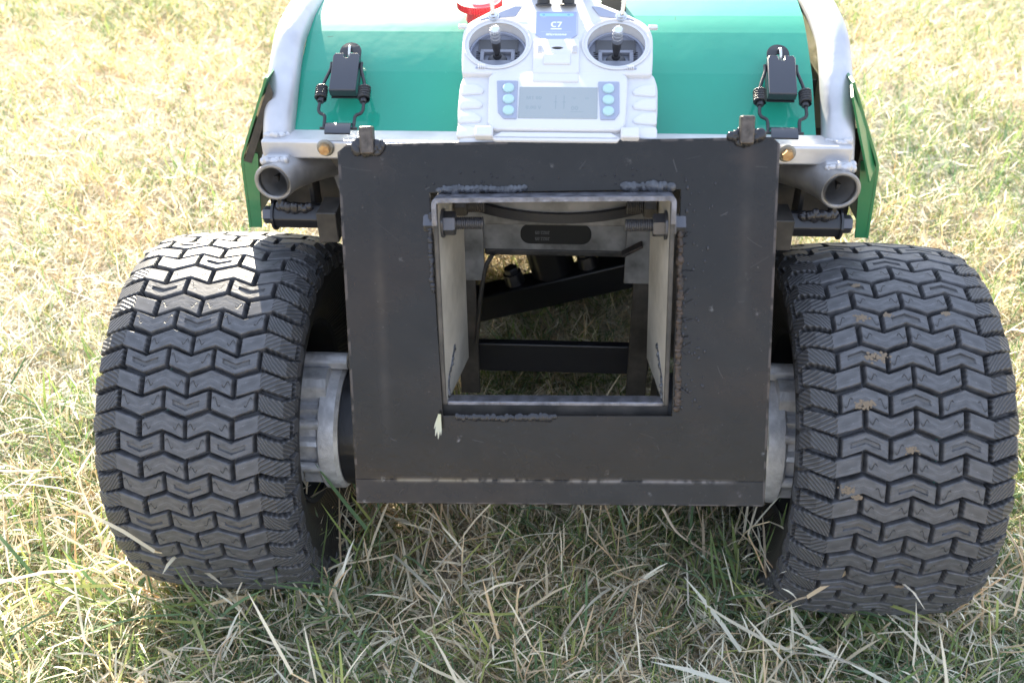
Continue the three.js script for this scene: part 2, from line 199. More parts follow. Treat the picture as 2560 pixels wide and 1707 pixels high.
function treadBlock(s0, w, len, dip, pocket, flipU) { // chevron: half width w, length len, V depth dip; sits at angle 0 (top of the wheel)
  const cols = pocket ? [-1, -0.66, -0.6, -0.3, 0, 0.3, 0.6, 0.66, 1] : [-1, -0.5, 0, 0.5, 1];
  const rows = pocket ? [-1, -0.42, -0.32, 0.32, 0.42, 1] : [-1, 1];
  const pos = [], uv = [], idx = [], cdip = (c) => dip * (0.5 - Math.abs(c));
  const vert = (c, q, ex, ev, h) => { pos.push(...onTyre(s0 + c * w + Math.sign(c) * (Math.abs(c) === 1 ? ex : 0), q * len / 2 + cdip(c) + Math.sign(q) * ev, h)); const uu = (c + 1) / 2; uv.push(flipU ? 1 - uu : uu, (q + 1) / 2); return pos.length / 3 - 1; };
  const cap = cols.map((c) => rows.map((q) => vert(c, q, -0.0006, -0.0006, (pocket && Math.abs(c) < 0.62 && Math.abs(q) < 0.4) ? BH - 0.0016 : BH)));
  for (let i = 0; i + 1 < cols.length; i++) for (let j = 0; j + 1 < rows.length; j++) { const a = cap[i][j], b = cap[i + 1][j], c = cap[i + 1][j + 1], d = cap[i][j + 1]; idx.push(a, c, b, a, d, c); }
  const ring = [...cols.map((c) => [c, -1]), ...(rows.slice(1, -1).map((q) => [1, q])), ...cols.slice().reverse().map((c) => [c, 1]), ...(rows.slice(1, -1).reverse().map((q) => [-1, q]))];
  const lv = [[-0.0006, BH], [0, BH - 0.0007], [0.0009, 0.0016], [0.0015, -0.001]].map(([e, h]) => ring.map(([c, q]) => vert(c, q, e, e, h)));
  for (let k = 0; k + 1 < lv.length; k++) for (let i = 0; i < ring.length; i++) { const j = (i + 1) % ring.length; idx.push(lv[k][i], lv[k][j], lv[k + 1][j], lv[k][i], lv[k + 1][j], lv[k + 1][i]); }
  const g = new THREE.BufferGeometry(); g.setAttribute('position', new THREE.Float32BufferAttribute(pos, 3)); g.setAttribute('uv', new THREE.Float32BufferAttribute(uv, 2)); g.setIndex(idx); 
  return toCreasedNormals(mergeVertices(g), 0.35);
}
const P = 0.0347, BW = 0.0157, BL = 0.0124, DIP = 0.0060;
const NR = 31, STEP = 2 * Math.PI / NR;
const blocks = { // A rows point one way, B rows the other
  A: [[-2, 'hatch'], [-1, 'x'], [0, 'y'], [1, 'x'], [2, 'hatch']].map(([k, t]) => ({ t, s: k * P, plain: treadBlock(k * P, BW, BL, DIP, false, k > 0), pocket: Math.abs(k) < 2 ? treadBlock(k * P, BW, BL, DIP, true) : null })),
  B: [[-1.6, 'half', 0.0186], [-0.5, 'plain', BW], [0.5, 'plain', BW], [1.6, 'half', 0.0186]].map(([k, t, w]) => ({ t, s: k * P, plain: treadBlock(k * P, w, BL, -DIP, false, k < 0) })),
  C: [-1, 1].map((k) => ({ t: 'hatch', s: k * 0.0828, plain: treadBlock(k * 0.0828, 0.0056, BL * 0.95, -DIP * 0.3, false, k > 0) })),
};
function makeWheel(x, phase, mirrored) {
  const w = group('wheel', mower, [x, 0.167, 0], [0, mirrored ? Math.PI : 0, 0]);
  const side = (sg) => { const p = prof(0.083); return [[p[0], p[1]], [0.0765, 0.126], [0.0740, 0.115], [0.0690, 0.102], [0.0620, 0.090], [0.0560, 0.082]].map((q) => [q[1], sg * q[0]]); };
  const crown = []; for (let i = -24; i <= 24; i++) { const p = prof(i * 0.083 / 24); crown.push([p[1], p[0]]); }
  const tyre = mesh('tyre', lathe(crown, 'x', [0, 0, 0], 120, 1.2), M.carcass, w);
  for (const sg of [-1, 1]) { const pts = new THREE.SplineCurve(side(sg).map((q) => new THREE.Vector2(...q))).getPoints(14).map((q) => [q.x, q.y]); mesh('sidewall', lathe(sg > 0 ? pts.reverse() : pts, 'x', [0, 0, 0], 120, 1.2), M.sidewall, w); }
  mesh('paint_line', lathe([[RT - 0.0001, -0.0172], [RT + 0.0004, -0.0166], [RT - 0.0001, -0.0160]], 'x', [0, 0, 0], 120), M.stripe, w);
  mesh('rim', lathe([[0.080, -0.057], [0.084, -0.059], [0.080, -0.054], [0.076, -0.04], [0.072, -0.02], [0.072, 0.02], [0.076, 0.04], [0.080, 0.054], [0.084, 0.059], [0.080, 0.057]], 'x', [0, 0, 0], 72), M.rim, w);
  mesh('wheel_disc', lathe([[0.071, mirrored ? 0.028 : -0.028], [0.05, mirrored ? 0.036 : -0.036], [0.012, mirrored ? 0.034 : -0.034], [0.0, mirrored ? 0.034 : -0.034]], 'x', [0, 0, 0], 48), M.rim, w);
  const rest = [];
  const put = (b, kind, rot) => {
    const geom = kind === 'pocket' ? b.pocket : b.plain, mat = kind === 'pocket' ? M.treadPocket : kind === 'plain' ? M.treadPlain : kind === 'half' ? M.treadHalf : M.treadHatch;
    let f = ((rot * (mirrored ? -1 : 1)) % (2 * Math.PI) + 2 * Math.PI) % (2 * Math.PI); if (f > Math.PI) f -= 2 * Math.PI; // angle from the top towards the front
    if (f > R(-34) && f < R(146)) { const m = mesh('tread_block', geom, mat, w); m.rotation.x = rot; } else rest.push(geom.clone().rotateX(rot));
  };
  for (let i = -15; i < NR - 15; i++) {
    const a = phase + i * STEP, odd = Math.abs(i % 2);
    for (const b of blocks.A) put(b, b.t === 'hatch' ? 'hatch' : (b.t === 'y') === !odd ? 'pocket' : 'plain', a);
    for (const b of blocks.B) put(b, b.t, a + STEP / 2);
    for (const b of blocks.C) put(b, 'hatch', a + STEP / 2);
  }
  const m = mesh('tread', merge(rest), M.treadPlain, w); m.userData.kind = 'stuff';
  if (mirrored) { // flakes of dried mud on the outer blocks
    const mr = rng(19), fl = [];
    for (const [fs, fa, sz] of [[0.036, 45.5, 1], [0.003, 57, 0.7], [0.024, 33, 1.2], [0.031, 21, 0.8], [0.012, 20, 0.5], [0.030, 9, 0.5], [0.046, 68, 0.8], [0.038, 70, 0.5], [-0.006, 100, 0.5], [-0.03, 19, 0.5]]) for (let k = 0; k < 46; k++) { const q1 = mr() + mr() - 1, q2 = mr() + mr() - 1, v0 = -R(fa) * RT + q2 * 0.0042 * sz, g = new THREE.IcosahedronGeometry(0.0003 + 0.0006 * mr() * sz, 1), p = onTyre(fs + q1 * 0.008 * sz, v0, BH); g.scale(1.5, 0.35, 1.3); g.rotateX(v0 / RT); g.translate(...p); fl.push(g); }
    mesh('dried_mud', merge(fl), new THREE.MeshStandardMaterial({ color: lin(0.17, 0.13, 0.09), roughness: 0.95 }), w).userData.kind = 'stuff';
  }
  return w;
}
makeWheel(-TC, R(27.3), false);
makeWheel(TC - 0.0045, R(-21.3), true);

// ---- gear motors at the wheels
for (const s of [-1, 1]) {
  const g = group('gear_motor', mower, [s * 0.1985, 0.152, 0.0]); g.scale.x = s; // local +x points outwards
  mesh('flange', uvBox(lathe([[0, -0.0165], [0.0555, -0.0165], [0.0585, -0.0135], [0.0592, 0.0], [0.057, 0.002], [0.04, 0.002]], 'x', [0, 0, 0], 64)), M.castAlu, g);
  mesh('motor', lathe([[0.0, -0.105], [0.05, -0.105], [0.0545, -0.1], [0.0545, -0.017], [0.0, -0.0165]], 'x', [0, 0, 0], 64), M.blackMetal, g);
  const ribs = []; const prf = []; for (let k = 0; k < 96; k++) { const a = k / 96 * Math.PI * 2, boss = Math.max(0, Math.cos(a * 11)) ** 4; prf.push(new THREE.Vector2(Math.cos(a) * (0.0475 + 0.0085 * boss), Math.sin(a) * (0.0475 + 0.0085 * boss))); }
  const h1 = extr(new THREE.Shape(prf), 0.0225, 0.0008, 2); h1.rotateY(Math.PI / 2); h1.translate(0.0005, 0.004, 0.002); mesh('housing', uvBox(toCreasedNormals(h1, 0.5)), M.castAlu, g);
  const h2 = extr(new THREE.Shape(prf.map((p) => p.clone().multiplyScalar(0.985))), 0.012, 0.0008, 2); h2.rotateY(Math.PI / 2); h2.translate(0.0245, 0.004, 0.002); mesh('housing_cover', uvBox(toCreasedNormals(h2, 0.5)), M.castAlu, g);
  mesh('top_boss', merge([cyl(0.016, 0.016, 0.026, 'x', [0.008, 0.052, 0.012]), cyl(0.0075, 0.0075, 0.04, 'x', [0.0, 0.068, -0.004])]), M.castAlu, g);
  for (const a of [0.35, 1.15, 2.2, 3.2]) mesh('housing_bolt', merge([cyl(0.0042, 0.0042, 0.026, 'x', [0.012, 0.004 + 0.0535 * Math.cos(a + 0.6), 0.002 + 0.0535 * Math.sin(a + 0.6)], 16), hex(0.005, 0.005, 'x', [0.028, 0.004 + 0.0535 * Math.cos(a + 0.6), 0.002 + 0.0535 * Math.sin(a + 0.6)])]), M.castAlu, g);
  mesh('axle', cyl(0.011, 0.011, 0.07, 'x', [0.05, 0.011, 0], 24), M.boltSteel, g);
}

// ---- silver frame
{
  const f = group('frame', mower);
  mesh('front_bar', box(0.446, 0.0150, 0.024, 0.0022, [-0.001, 0.4175, -0.017]), M.silver, f);
  for (const s of [-1, 1]) {
    const cx = s * 0.2150;
    mesh('side_tube', tube([[cx, 0.408, -0.018], [cx, 0.428, -0.030], [cx, 0.455, -0.058], [cx * 1.005, 0.476, -0.093], [cx * 1.0, 0.486, -0.135], [cx * 0.99, 0.489, -0.19], [cx * 0.985, 0.490, -0.30], [cx * 0.985, 0.484, -0.46]], 0.0124, 80, 24), M.silver, f);
    mesh('corner_weld', merge([weld([[cx - s * 0.0095, 0.4238, -0.017], [cx, 0.4255, -0.0115], [cx + s * 0.0070, 0.4238, -0.017]], 0.0026, 41 + s, 0.6), weld([[cx - s * 0.007, 0.4098, -0.007], [cx + s * 0.002, 0.4092, -0.006], [cx + s * 0.008, 0.410, -0.008]], 0.0028, 51 + s, 0.7)]), M.silver, f);
    // open pipe under the corner, bending back and inwards
    const px = s * 0.2125, path = [[px, 0.3985, 0.012], [px - s * 0.006, 0.3985, -0.006], [px - s * 0.018, 0.3965, -0.028], [px - s * 0.038, 0.392, -0.055], [px - s * 0.06, 0.388, -0.078]];
    const rim = new THREE.TorusGeometry(0.01325, 0.0017, 10, 40); rim.scale(1, 1, 0.7); rim.translate(px, 0.3985, 0.0122); const darkFiller = new THREE.SphereGeometry(0.012, 16, 12); darkFiller.translate(px - s * 0.038, 0.392, -0.055);
    mesh('dark_pipe_filler', darkFiller, M.belly, f);  // dark ball added inside the open pipe to stand for its shade
    mesh('pipe', merge([tube(path, 0.0149, 40, 32), tube(path, 0.0117, 40, 32), rim]), M.rawSteel, f);
    mesh('pipe_saddle', merge([box(0.019, 0.008, 0.012, 0.003, [px - s * 0.001, 0.4105, -0.006]), weld([[px - 0.009, 0.4118, 0.004], [px, 0.4128, 0.0065], [px + 0.009, 0.4115, 0.004]], 0.0028, 55 + s, 0.7)]), M.silver, f);
    mesh('frame_bolt', merge([hex(0.0044, 0.0045, 'z', [s * 0.1735, 0.4200, -0.0005], 0.3)]), M.zincBolt, f);
    mesh('frame_washer', lathe([[0.0, -0.0013], [0.0062, -0.0013], [0.0067, 0.0], [0.0055, 0.0014], [0.0, 0.0015]], 'z', [s * 0.1735, 0.4200, -0.0038], 32), M.zincWasher, f);
    mesh('inner_panel', box(0.078, 0.080, 0.003, 0.001, [s * 0.209, 0.373, -0.072]), M.darkSteel, f);
    // black pivot tube with a weld run, washer and bolt
    mesh('pivot_tube', merge([cyl(0.0102, 0.0102, 0.037, 'x', [s * 0.2045, 0.3585, -0.012], 40), cyl(0.0122, 0.0122, 0.0018, 'x', [s * 0.2240, 0.3585, -0.012], 40)]), M.blackMetal, f);
    mesh('pivot_weld', weld([[s * 0.2185, 0.3675, -0.008], [s * 0.211, 0.3685, -0.006], [s * 0.203, 0.368, -0.005], [s * 0.194, 0.3675, -0.006]], 0.0036, 61 + s, 0.7), M.blackWeld, f);
    mesh('pivot_bolt', hex(0.0072, 0.0075, s > 0 ? 'x' : '-x', [s * 0.2295, 0.3585, -0.012]), M.boltSteel, f);
    mesh('pivot_bracket', merge([box(0.016, 0.026, 0.03, 0.001, [s * 0.178, 0.356, -0.010]), box(0.004, 0.05, 0.02, 0.001, [s * 0.196, 0.378, -0.035]), box(0.004, 0.03, 0.012, 0.001, [s * 0.217, 0.380, -0.012])]), M.darkSteel, f);
    const gus = extr(shapeOf([[0, 0], [0.05, 0], [0.012, -0.055]]), 0.003); gus.rotateY(0); gus.translate(s > 0 ? 0.135 : -0.185, 0.409, -0.04); mesh('gusset', uvBox(gus), M.greyPaint, f);
    mesh('strut', place(box(0.006, 0.075, 0.004, 0.0015), [s * 0.158, 0.385, -0.02], [0, 0, -s * 0.62]), M.darkSteel, f);
  }
}

// ---- body: hood, flared side covers, deck
{
  const hp = [[0.0235, 0.4215], [0.068, 0.4565], [0.1105, 0.4780], [0.1295, 0.4852], [0.155, 0.4900], [0.20, 0.4945], [0.34, 0.4970], [0.58, 0.470], [0.60, 0.40]];
  const g = sheet(hp.map((p) => [p[0], p[1]]), 0.002, 0.4035, 0.0045); g.rotateY(Math.PI / 2); g.translate(-0.2048, 0, 0);
  mesh('hood', uvBox(g), M.green, mower);
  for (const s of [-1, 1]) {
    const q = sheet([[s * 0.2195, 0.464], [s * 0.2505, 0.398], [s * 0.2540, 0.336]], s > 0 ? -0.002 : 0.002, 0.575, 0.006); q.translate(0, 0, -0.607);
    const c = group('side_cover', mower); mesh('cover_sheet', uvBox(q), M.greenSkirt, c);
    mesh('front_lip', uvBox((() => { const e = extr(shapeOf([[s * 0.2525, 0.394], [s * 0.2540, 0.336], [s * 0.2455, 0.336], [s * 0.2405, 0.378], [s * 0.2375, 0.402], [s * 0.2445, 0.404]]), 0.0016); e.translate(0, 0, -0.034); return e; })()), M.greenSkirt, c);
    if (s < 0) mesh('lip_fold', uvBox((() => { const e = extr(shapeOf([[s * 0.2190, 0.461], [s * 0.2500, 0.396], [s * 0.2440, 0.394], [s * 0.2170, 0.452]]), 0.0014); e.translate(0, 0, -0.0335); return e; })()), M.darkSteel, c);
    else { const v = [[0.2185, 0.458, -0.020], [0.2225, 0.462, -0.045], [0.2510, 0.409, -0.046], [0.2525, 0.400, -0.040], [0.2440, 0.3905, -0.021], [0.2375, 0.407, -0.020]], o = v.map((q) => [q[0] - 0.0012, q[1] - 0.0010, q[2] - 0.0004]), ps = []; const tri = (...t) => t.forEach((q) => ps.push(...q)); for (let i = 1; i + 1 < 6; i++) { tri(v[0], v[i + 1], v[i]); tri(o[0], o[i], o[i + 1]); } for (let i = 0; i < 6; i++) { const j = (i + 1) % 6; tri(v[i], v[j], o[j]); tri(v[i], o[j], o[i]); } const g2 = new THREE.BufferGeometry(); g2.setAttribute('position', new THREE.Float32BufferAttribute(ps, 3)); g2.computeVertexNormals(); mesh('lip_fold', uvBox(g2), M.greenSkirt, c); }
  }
  const b = group('mower_deck', mower);
  mesh('deck_top', box(0.43, 0.003, 0.50, 0.001, [0, 0.345, -0.345]), M.belly, b);
  for (const s of [-1, 1]) mesh('deck_side', box(0.004, 0.26, 0.515, 0.001, [s * 0.1865, 0.2150, -0.3675]), M.belly, b);  // unseen sides, drawn forward to block sun from the ground by the plate
  mesh('rear_apron', box(0.44, 0.345, 0.003, 0.001, [0, 0.2325, -0.602]), M.belly, b);  // added unseen panel, sized to limit the sun under the deck
  for (const s of [-1, 1]) mesh('front_wall', box(0.115, 0.25, 0.003, 0.001, [s * 0.148, 0.268, -0.132]), M.darkSteel, b);
  mesh('upper_wall', box(0.42, 0.10, 0.003, 0.001, [0, 0.395, -0.095]), M.darkSteel, b);
  // what the opening shows
  mesh('belly_guard', uvBox(lathe([[0.118, 0.0], [0.118, 0.045]], 'y', [0.004, 0.357, -0.145], 64)), M.greyPaint, b);
  mesh('guard_ring', lathe([[0.121, -0.002], [0.127, -0.002], [0.127, 0.006], [0.121, 0.006], [0.121, -0.002]], 'y', [0.004, 0.351, -0.150], 64), M.blackMetal, b);
  mesh('cross_bar', box(0.172, 0.018, 0.022, 0.002, [0, 0.3315, -0.081]), M.greyPaint, b);
  mesh('label_plate', box(0.150, 0.027, 0.003, 0.001, [0.003, 0.2845, -0.1215]), M.greyPaint, b);
  mesh('arch_lip', box(0.140, 0.007, 0.018, 0.002, [0.004, 0.2685, -0.128]), M.darkSteel, b);
  const lab = new THREE.MeshStandardMaterial({ roughness: 0.5, map: ctex(256, 64, (c, w, h) => { c.fillStyle = '#0c0c0e'; c.fillRect(0, 0, w, h); c.save(); c.translate(w, h); c.rotate(Math.PI); c.fillStyle = '#8a8a8c'; c.font = '15px sans-serif'; c.fillText('2022.05', 150, 22); c.fillText('2022.05', 150, 42); c.fillText('▪▪', 118, 22); c.fillText('▪▪', 118, 42); c.restore(); }) });
  const ls = extr(roundRect(0.066, 0.0205, 0.009), 0.001, 0.0003, 1); ls.translate(0, 0, 0); { const p = ls.attributes.position, uv = ls.attributes.uv; for (let i = 0; i < p.count; i++) uv.setXY(i, p.getX(i) / 0.066 + 0.5, p.getY(i) / 0.0205 + 0.5); } ls.translate(0.001, 0.2885, -0.1198);
  mesh('rating_label', ls, lab, b);
  for (const s of [-1, 1]) { mesh('deck_post', box(0.030, 0.062, 0.004, 0.001, [s * 0.0815, 0.270, -0.117]), M.greyPaint, b); mesh('post_foot', box(0.020, 0.14, 0.006, 0.001, [s * 0.086, 0.17, -0.121]), M.darkSteel, b); }
  mesh('chute_edge', tube([[-0.058, 0.269, -0.115], [-0.066, 0.252, -0.116], [-0.072, 0.215, -0.117], [-0.0775, 0.165, -0.118]], 0.0022, 30, 8), M.darkSteel, b);
  mesh('spring_clip', place(box(0.022, 0.003, 0.010, 0.001), [0.072, 0.279, -0.11], [0, 0, 0.55]), M.rustWeld, b);
  mesh('lower_bar', box(0.20, 0.036, 0.010, 0.002, [0, 0.126, -0.152]), M.blackMetal, b);
  const bl = group('mower_blade', mower, [0.0, 0.125, -0.30], [0, 0, 0.285]);
  mesh('blade_bar', box(0.36, 0.034, 0.035, 0.003), M.blackMetal, bl);
  mesh('spindle', cyl(0.024, 0.026, 0.2, 'y', [0, 0.11, -0.01]), M.blackMetal, bl);
  for (const [bx] of [[-0.047], [0.043]]) mesh('blade_bolt', merge([cyl(0.011, 0.0125, 0.018, 'y', [bx, 0.022, 0]), hex(0.009, 0.008, 'y', [bx, 0.034, 0])]), M.boltSteel, bl);
  // small rear wheels, out of sight behind the front ones
  for (const s of [-1, 1]) mesh('rear_caster', lathe([[0.0, -0.02], [0.05, -0.02], [0.07, -0.018], [0.075, 0], [0.07, 0.018], [0.05, 0.02], [0, 0.02]], 'x', [s * 0.15, 0.075, -0.5], 48), M.blackPlastic, mower);
  for (const s of [-1, 1]) mesh('caster_bracket', merge([box(0.006, 0.15, 0.03, 0.001, [s * 0.124, 0.13, -0.5]), box(0.006, 0.15, 0.03, 0.001, [s * 0.176, 0.13, -0.5]), box(0.058, 0.006, 0.03, 0.001, [s * 0.15, 0.208, -0.5]), cyl(0.012, 0.012, 0.135, 'y', [s * 0.15, 0.276, -0.5])]), M.darkSteel, mower);
}

// ---- latches on the hood
function makeLatch(cx, turn) {
  const L = group('hood_latch', mower, [cx, 0.450, -0.040], [-R(55), 0, 0]); // local y runs up the hood, z away from it
  // base strap with a round tab and padlock eye
  const tabS = new THREE.Shape(); tabS.moveTo(-0.0105, -0.004); tabS.lineTo(-0.0105, 0.028); tabS.quadraticCurveTo(-0.0085, 0.031, -0.0085, 0.038); tabS.absarc(0, 0.0395, 0.0086, Math.PI, 0, true); tabS.quadraticCurveTo(0.0085, 0.031, 0.0105, 0.028); tabS.lineTo(0.0105, -0.004); tabS.closePath();
  const hole = new THREE.Path(); hole.absellipse(0.0004, 0.035, 0.0026, 0.0045, 0, Math.PI * 2); tabS.holes.push(hole);
  const tg = extr(tabS, 0.0016, 0.0004, 2); tg.translate(0, 0, -0.0015); mesh('base_tab', uvBox(toCreasedNormals(tg, 0.5)), M.blackMetal, L);
  const eye = tube([[0.0005, 0.0295, 0.001], [0.0007, 0.034, 0.0052], [0.0005, 0.040, 0.005], [0.0002, 0.0425, 0.0005]], 0.0011, 16, 8); mesh('padlock_eye', eye, M.chrome, L);
  const bs = new THREE.Shape(); bs.moveTo(-0.0105, -0.004); bs.lineTo(-0.0105, 0.028); bs.lineTo(-0.009, 0.0306); bs.lineTo(-0.0022, 0.0306); bs.lineTo(-0.0022, 0.0285); bs.absarc(0, 0.0285, 0.0022, Math.PI, 0, false); bs.lineTo(0.0022, 0.0306); bs.lineTo(0.009, 0.0306); bs.lineTo(0.0105, 0.028); bs.lineTo(0.0105, -0.004); bs.closePath();
  const bg = extr(bs, 0.0085, 0.0012, 3); bg.translate(0, 0, 0.0014); mesh('lever', uvBox(toCreasedNormals(bg, 0.5)), M.latch, L);
  for (const s of [-1, 1]) {
    mesh('lever_arm', tube([[s * 0.0118, 0.024, 0.006], [s * 0.0120, 0.018, 0.006], [s * 0.0150, 0.008, 0.006], [s * 0.0168, 0.001, 0.006]], 0.0013, 20, 8), M.blackMetal, L);
    const coil = []; for (let k = 0; k <= 60; k++) { const a = k / 60 * 5 * 2 * Math.PI; coil.push([s * 0.0168 + 0.0037 * Math.cos(a), 0.0008 - 0.0105 * k / 60, 0.006 + 0.0037 * Math.sin(a)]); }
    mesh('spring', new THREE.TubeGeometry(new THREE.CatmullRomCurve3(coil.map((q) => new THREE.Vector3(...q))), 200, 0.00115, 8), M.blackMetal, L);
    mesh('spring_core', cyl(0.0026, 0.0026, 0.015, 'y', [s * 0.0165, -0.005, 0.006], 12), M.blackMetal, L);
    mesh('wire_bail', tube([[s * 0.0166, -0.009, 0.006], [s * 0.0172, -0.0185, 0.006], [s * 0.0158, -0.0222, 0.006], [s * 0.0118, -0.0252, 0.006], [s * 0.0114, -0.0360, 0.0055]], 0.0013, 40, 8), M.blackMetal, L);
    mesh('bail_pin', cyl(0.0012, 0.0012, 0.007, 'x', [s * 0.0108, -0.0355, 0.0055], 10), M.blackMetal, L);
  }
  const hk = sheet([[0.0045, -0.0300], [0.0085, -0.0325], [0.0085, -0.0415]], 0.002, 0.0195, 0.003); hk.rotateY(-Math.PI / 2); hk.translate(0.00975, 0, 0);
  mesh('hook_plate', uvBox(hk), M.latch, L);
  L.rotation.z = turn; return L;
}
M.latch = new THREE.MeshPhysicalMaterial({ color: lin(0.028, 0.03, 0.04), roughness: 0.32, clearcoat: 0.3, clearcoatRoughness: 0.2 });
makeLatch(-0.1625, 0.0); makeLatch(0.1705, -0.015);

// ---- emergency stop and switch box on the hood
{
  const e = group('stop_button', mower, [-0.0640, 0.4820, -0.128], [R(8), 0, 0]);
  mesh('stem', lathe([[0, 0], [0.0125, 0], [0.0112, 0.004], [0.0112, 0.014]], 'y', [0, 0, 0], 40), M.red, e);
  const kn = []; for (let k = 0; k < 120; k++) { const a = k / 120 * 2 * Math.PI, r = 0.0182 + (k % 2 ? 0.0005 : 0); kn.push(new THREE.Vector2(Math.cos(a) * r, Math.sin(a) * r)); }
  const kg = extr(new THREE.Shape(kn), 0.006, 0.0006, 2); kg.rotateX(-Math.PI / 2); kg.translate(0, 0.0115, 0);
  mesh('knob', merge([kg, lathe([[0.0178, 0.0172], [0.012, 0.0186], [0, 0.019]], 'y', [0, 0, 0], 48)]), M.red, e);
  const ar = new THREE.TorusGeometry(0.0125, 0.0011, 6, 24, 1.3); ar.rotateX(-Math.PI / 2); ar.rotateY(-1.9); ar.translate(0, 0.0182, 0); const ar2 = ar.clone().rotateY(2.1);
  mesh('arrow_mark', merge([ar, ar2]), M.white, e);
  mesh('switch_box', box(0.0205, 0.020, 0.018, 0.001, [0.0455, 0.4935, -0.140]), M.blackPlastic, mower);
}

// ---- black front plate
{
  const pl = group('mounting_plate', mower, [0.0064, 0.3166, 0.0844]); pl.rotation.set(-R(22), 0, R(1.6), 'XYZ');
  const hw = PW / 2, hh = PH / 2, fold = -hh + 0.0195;
  const sh = shapeOf([[-hw, fold], [hw, fold], [hw, hh - 0.005], [hw - 0.0055, hh], [-hw + 0.0075, hh], [-hw, hh - 0.0055]]);
  const cut = new THREE.Path(); [[-0.0865, -0.0655], [0.0855, -0.0655], [0.0885, 0.1010], [-0.0905, 0.1010]].forEach((p, i) => i ? cut.lineTo(...p) : cut.moveTo(...p)); cut.closePath(); sh.holes.push(cut);
  const g1 = extr(sh, 0.004, 0.0005, 2); g1.translate(0, 0, -0.004);
  const lip = extr(shapeOf([[-hw, 0], [hw, 0], [hw - 0.0003, -0.0185], [hw - 0.002, -0.0195], [-hw + 0.001, -0.0195], [-hw, -0.0185]]), 0.004, 0.0005, 2); lip.translate(0, 0, -0.004); lip.rotateX(-R(3)); lip.translate(0, fold + 0.0002, 0.0002);
  const g = merge([g1, lip]); const p = g.attributes.position, uv = g.attributes.uv; for (let i = 0; i < p.count; i++) uv.setXY(i, p.getX(i) / PW + 0.5, p.getY(i) / PH + 0.5);
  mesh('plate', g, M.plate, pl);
  for (const [x, y, t] of [[-0.1335, 0.1395, 0.03], [0.1325, 0.1420, -0.02]]) {
    mesh('peg', merge([place(box(0.0098, 0.0195, 0.0098, 0.0016), [x, y - 0.0005, 0.003], [0, 0, t])]), M.pegSteel, pl);
    mesh('peg_weld', merge([weld([[x - 0.009, y - 0.0045, 0.0012], [x, y - 0.0085, 0.0016], [x + 0.010, y - 0.005, 0.001]], 0.0032, 71 + Math.round(x * 100), 0.6), weld([[x - 0.007, y - 0.003, 0.002], [x + 0.008, y - 0.003, 0.002]], 0.0028, 81 + Math.round(x * 100), 0.6)]), M.blackWeld, pl);
  }
  // weld runs round the opening
  mesh('weld_bead', weld([[-0.084, 0.1030, 0.0008], [-0.06, 0.1038, 0.001], [-0.035, 0.1030, 0.001], [-0.022, 0.1036, 0.0008]], 0.0021, 91, 0.6), M.weldGrey = new THREE.MeshStandardMaterial({ map: mottled([0.035, 0.036, 0.04], [0.10, 0.105, 0.12], 30, 8, 45), roughness: 0.25, metalness: 0.3 }), pl);
  mesh('weld_bead', weld([[0.048, 0.1035, 0.0008], [0.066, 0.1040, 0.001], [0.083, 0.1040, 0.0008]], 0.0026, 92, 0.55), M.weldGrey, pl);
  mesh('weld_bead', weld([[0.0885, 0.072, 0.0008], [0.0892, 0.03, 0.0008], [0.0890, -0.02, 0.0008], [0.0893, -0.060, 0.0008]], 0.0019, 93, 0.7), M.rustWeld, pl);
  mesh('weld_bead', weld([[-0.0905, 0.086, 0.0008], [-0.0910, 0.07, 0.0008], [-0.0905, 0.03, 0.0004]], 0.0018, 94, 0.7), M.blackWeld, pl);
  mesh('weld_bead', weld([[-0.076, -0.0665, 0.0006], [-0.05, -0.0672, 0.0006], [-0.02, -0.0668, 0.0006], [-0.002, -0.0668, 0.0006]], 0.0020, 95, 0.55), M.blackWeld, pl);
  const dr = rng(5), drops = []; for (let i = 0; i < 70; i++) { const s = new THREE.SphereGeometry(0.0005 + 0.0006 * dr(), 8, 6); s.scale(1, 1 + dr(), 0.6); s.translate(0.092 + 0.03 * dr() * dr(), -0.06 + 0.17 * dr(), 0.0002); drops.push(s); } for (let i = 0; i < 40; i++) { const s = new THREE.SphereGeometry(0.0004 + 0.0005 * dr(), 8, 6); s.translate(-0.1 + 0.2 * dr(), 0.106 + 0.012 * dr(), 0.0002); drops.push(s); }
  mesh('weld_spatter', merge(drops), M.blackWeld, pl).userData.kind = 'stuff';
  const whisk = []; for (let i = 0; i < 16; i++) { const y = -0.055 + 0.13 * dr(), a = (dr() - 0.5) * 1.6, l = 0.003 + 0.007 * dr(); whisk.push(tube([[0.0905, y, 0.001], [0.0905 + l * Math.cos(a) * 0.5, y + l * Math.sin(a) * 0.5, 0.003], [0.0905 + l * Math.cos(a), y + l * Math.sin(a), 0.003]], 0.0003, 6, 5)); }
  mesh('weld_whisker', merge(whisk), M.blackWeld, pl).userData.kind = 'stuff';

  // the square chute frame that goes through the plate; a little more upright than the plate
  const ch = group('chute_frame', mower, [0.0040, 0.3355, 0.0775]); ch.rotation.set(-R(15.5), 0, R(1.4), 'XYZ');
  mesh('top_flange', sheetX([[0.0848, 0], [0.0848, 0]]), M.silverDark = new THREE.MeshStandardMaterial({ map: mottled([0.09, 0.09, 0.10], [0.22, 0.22, 0.25], 22, 8, 47), roughness: 0.38, metalness: 0.5, bumpMap: rep(grit, 20), bumpScale: 0.0003 }), ch);
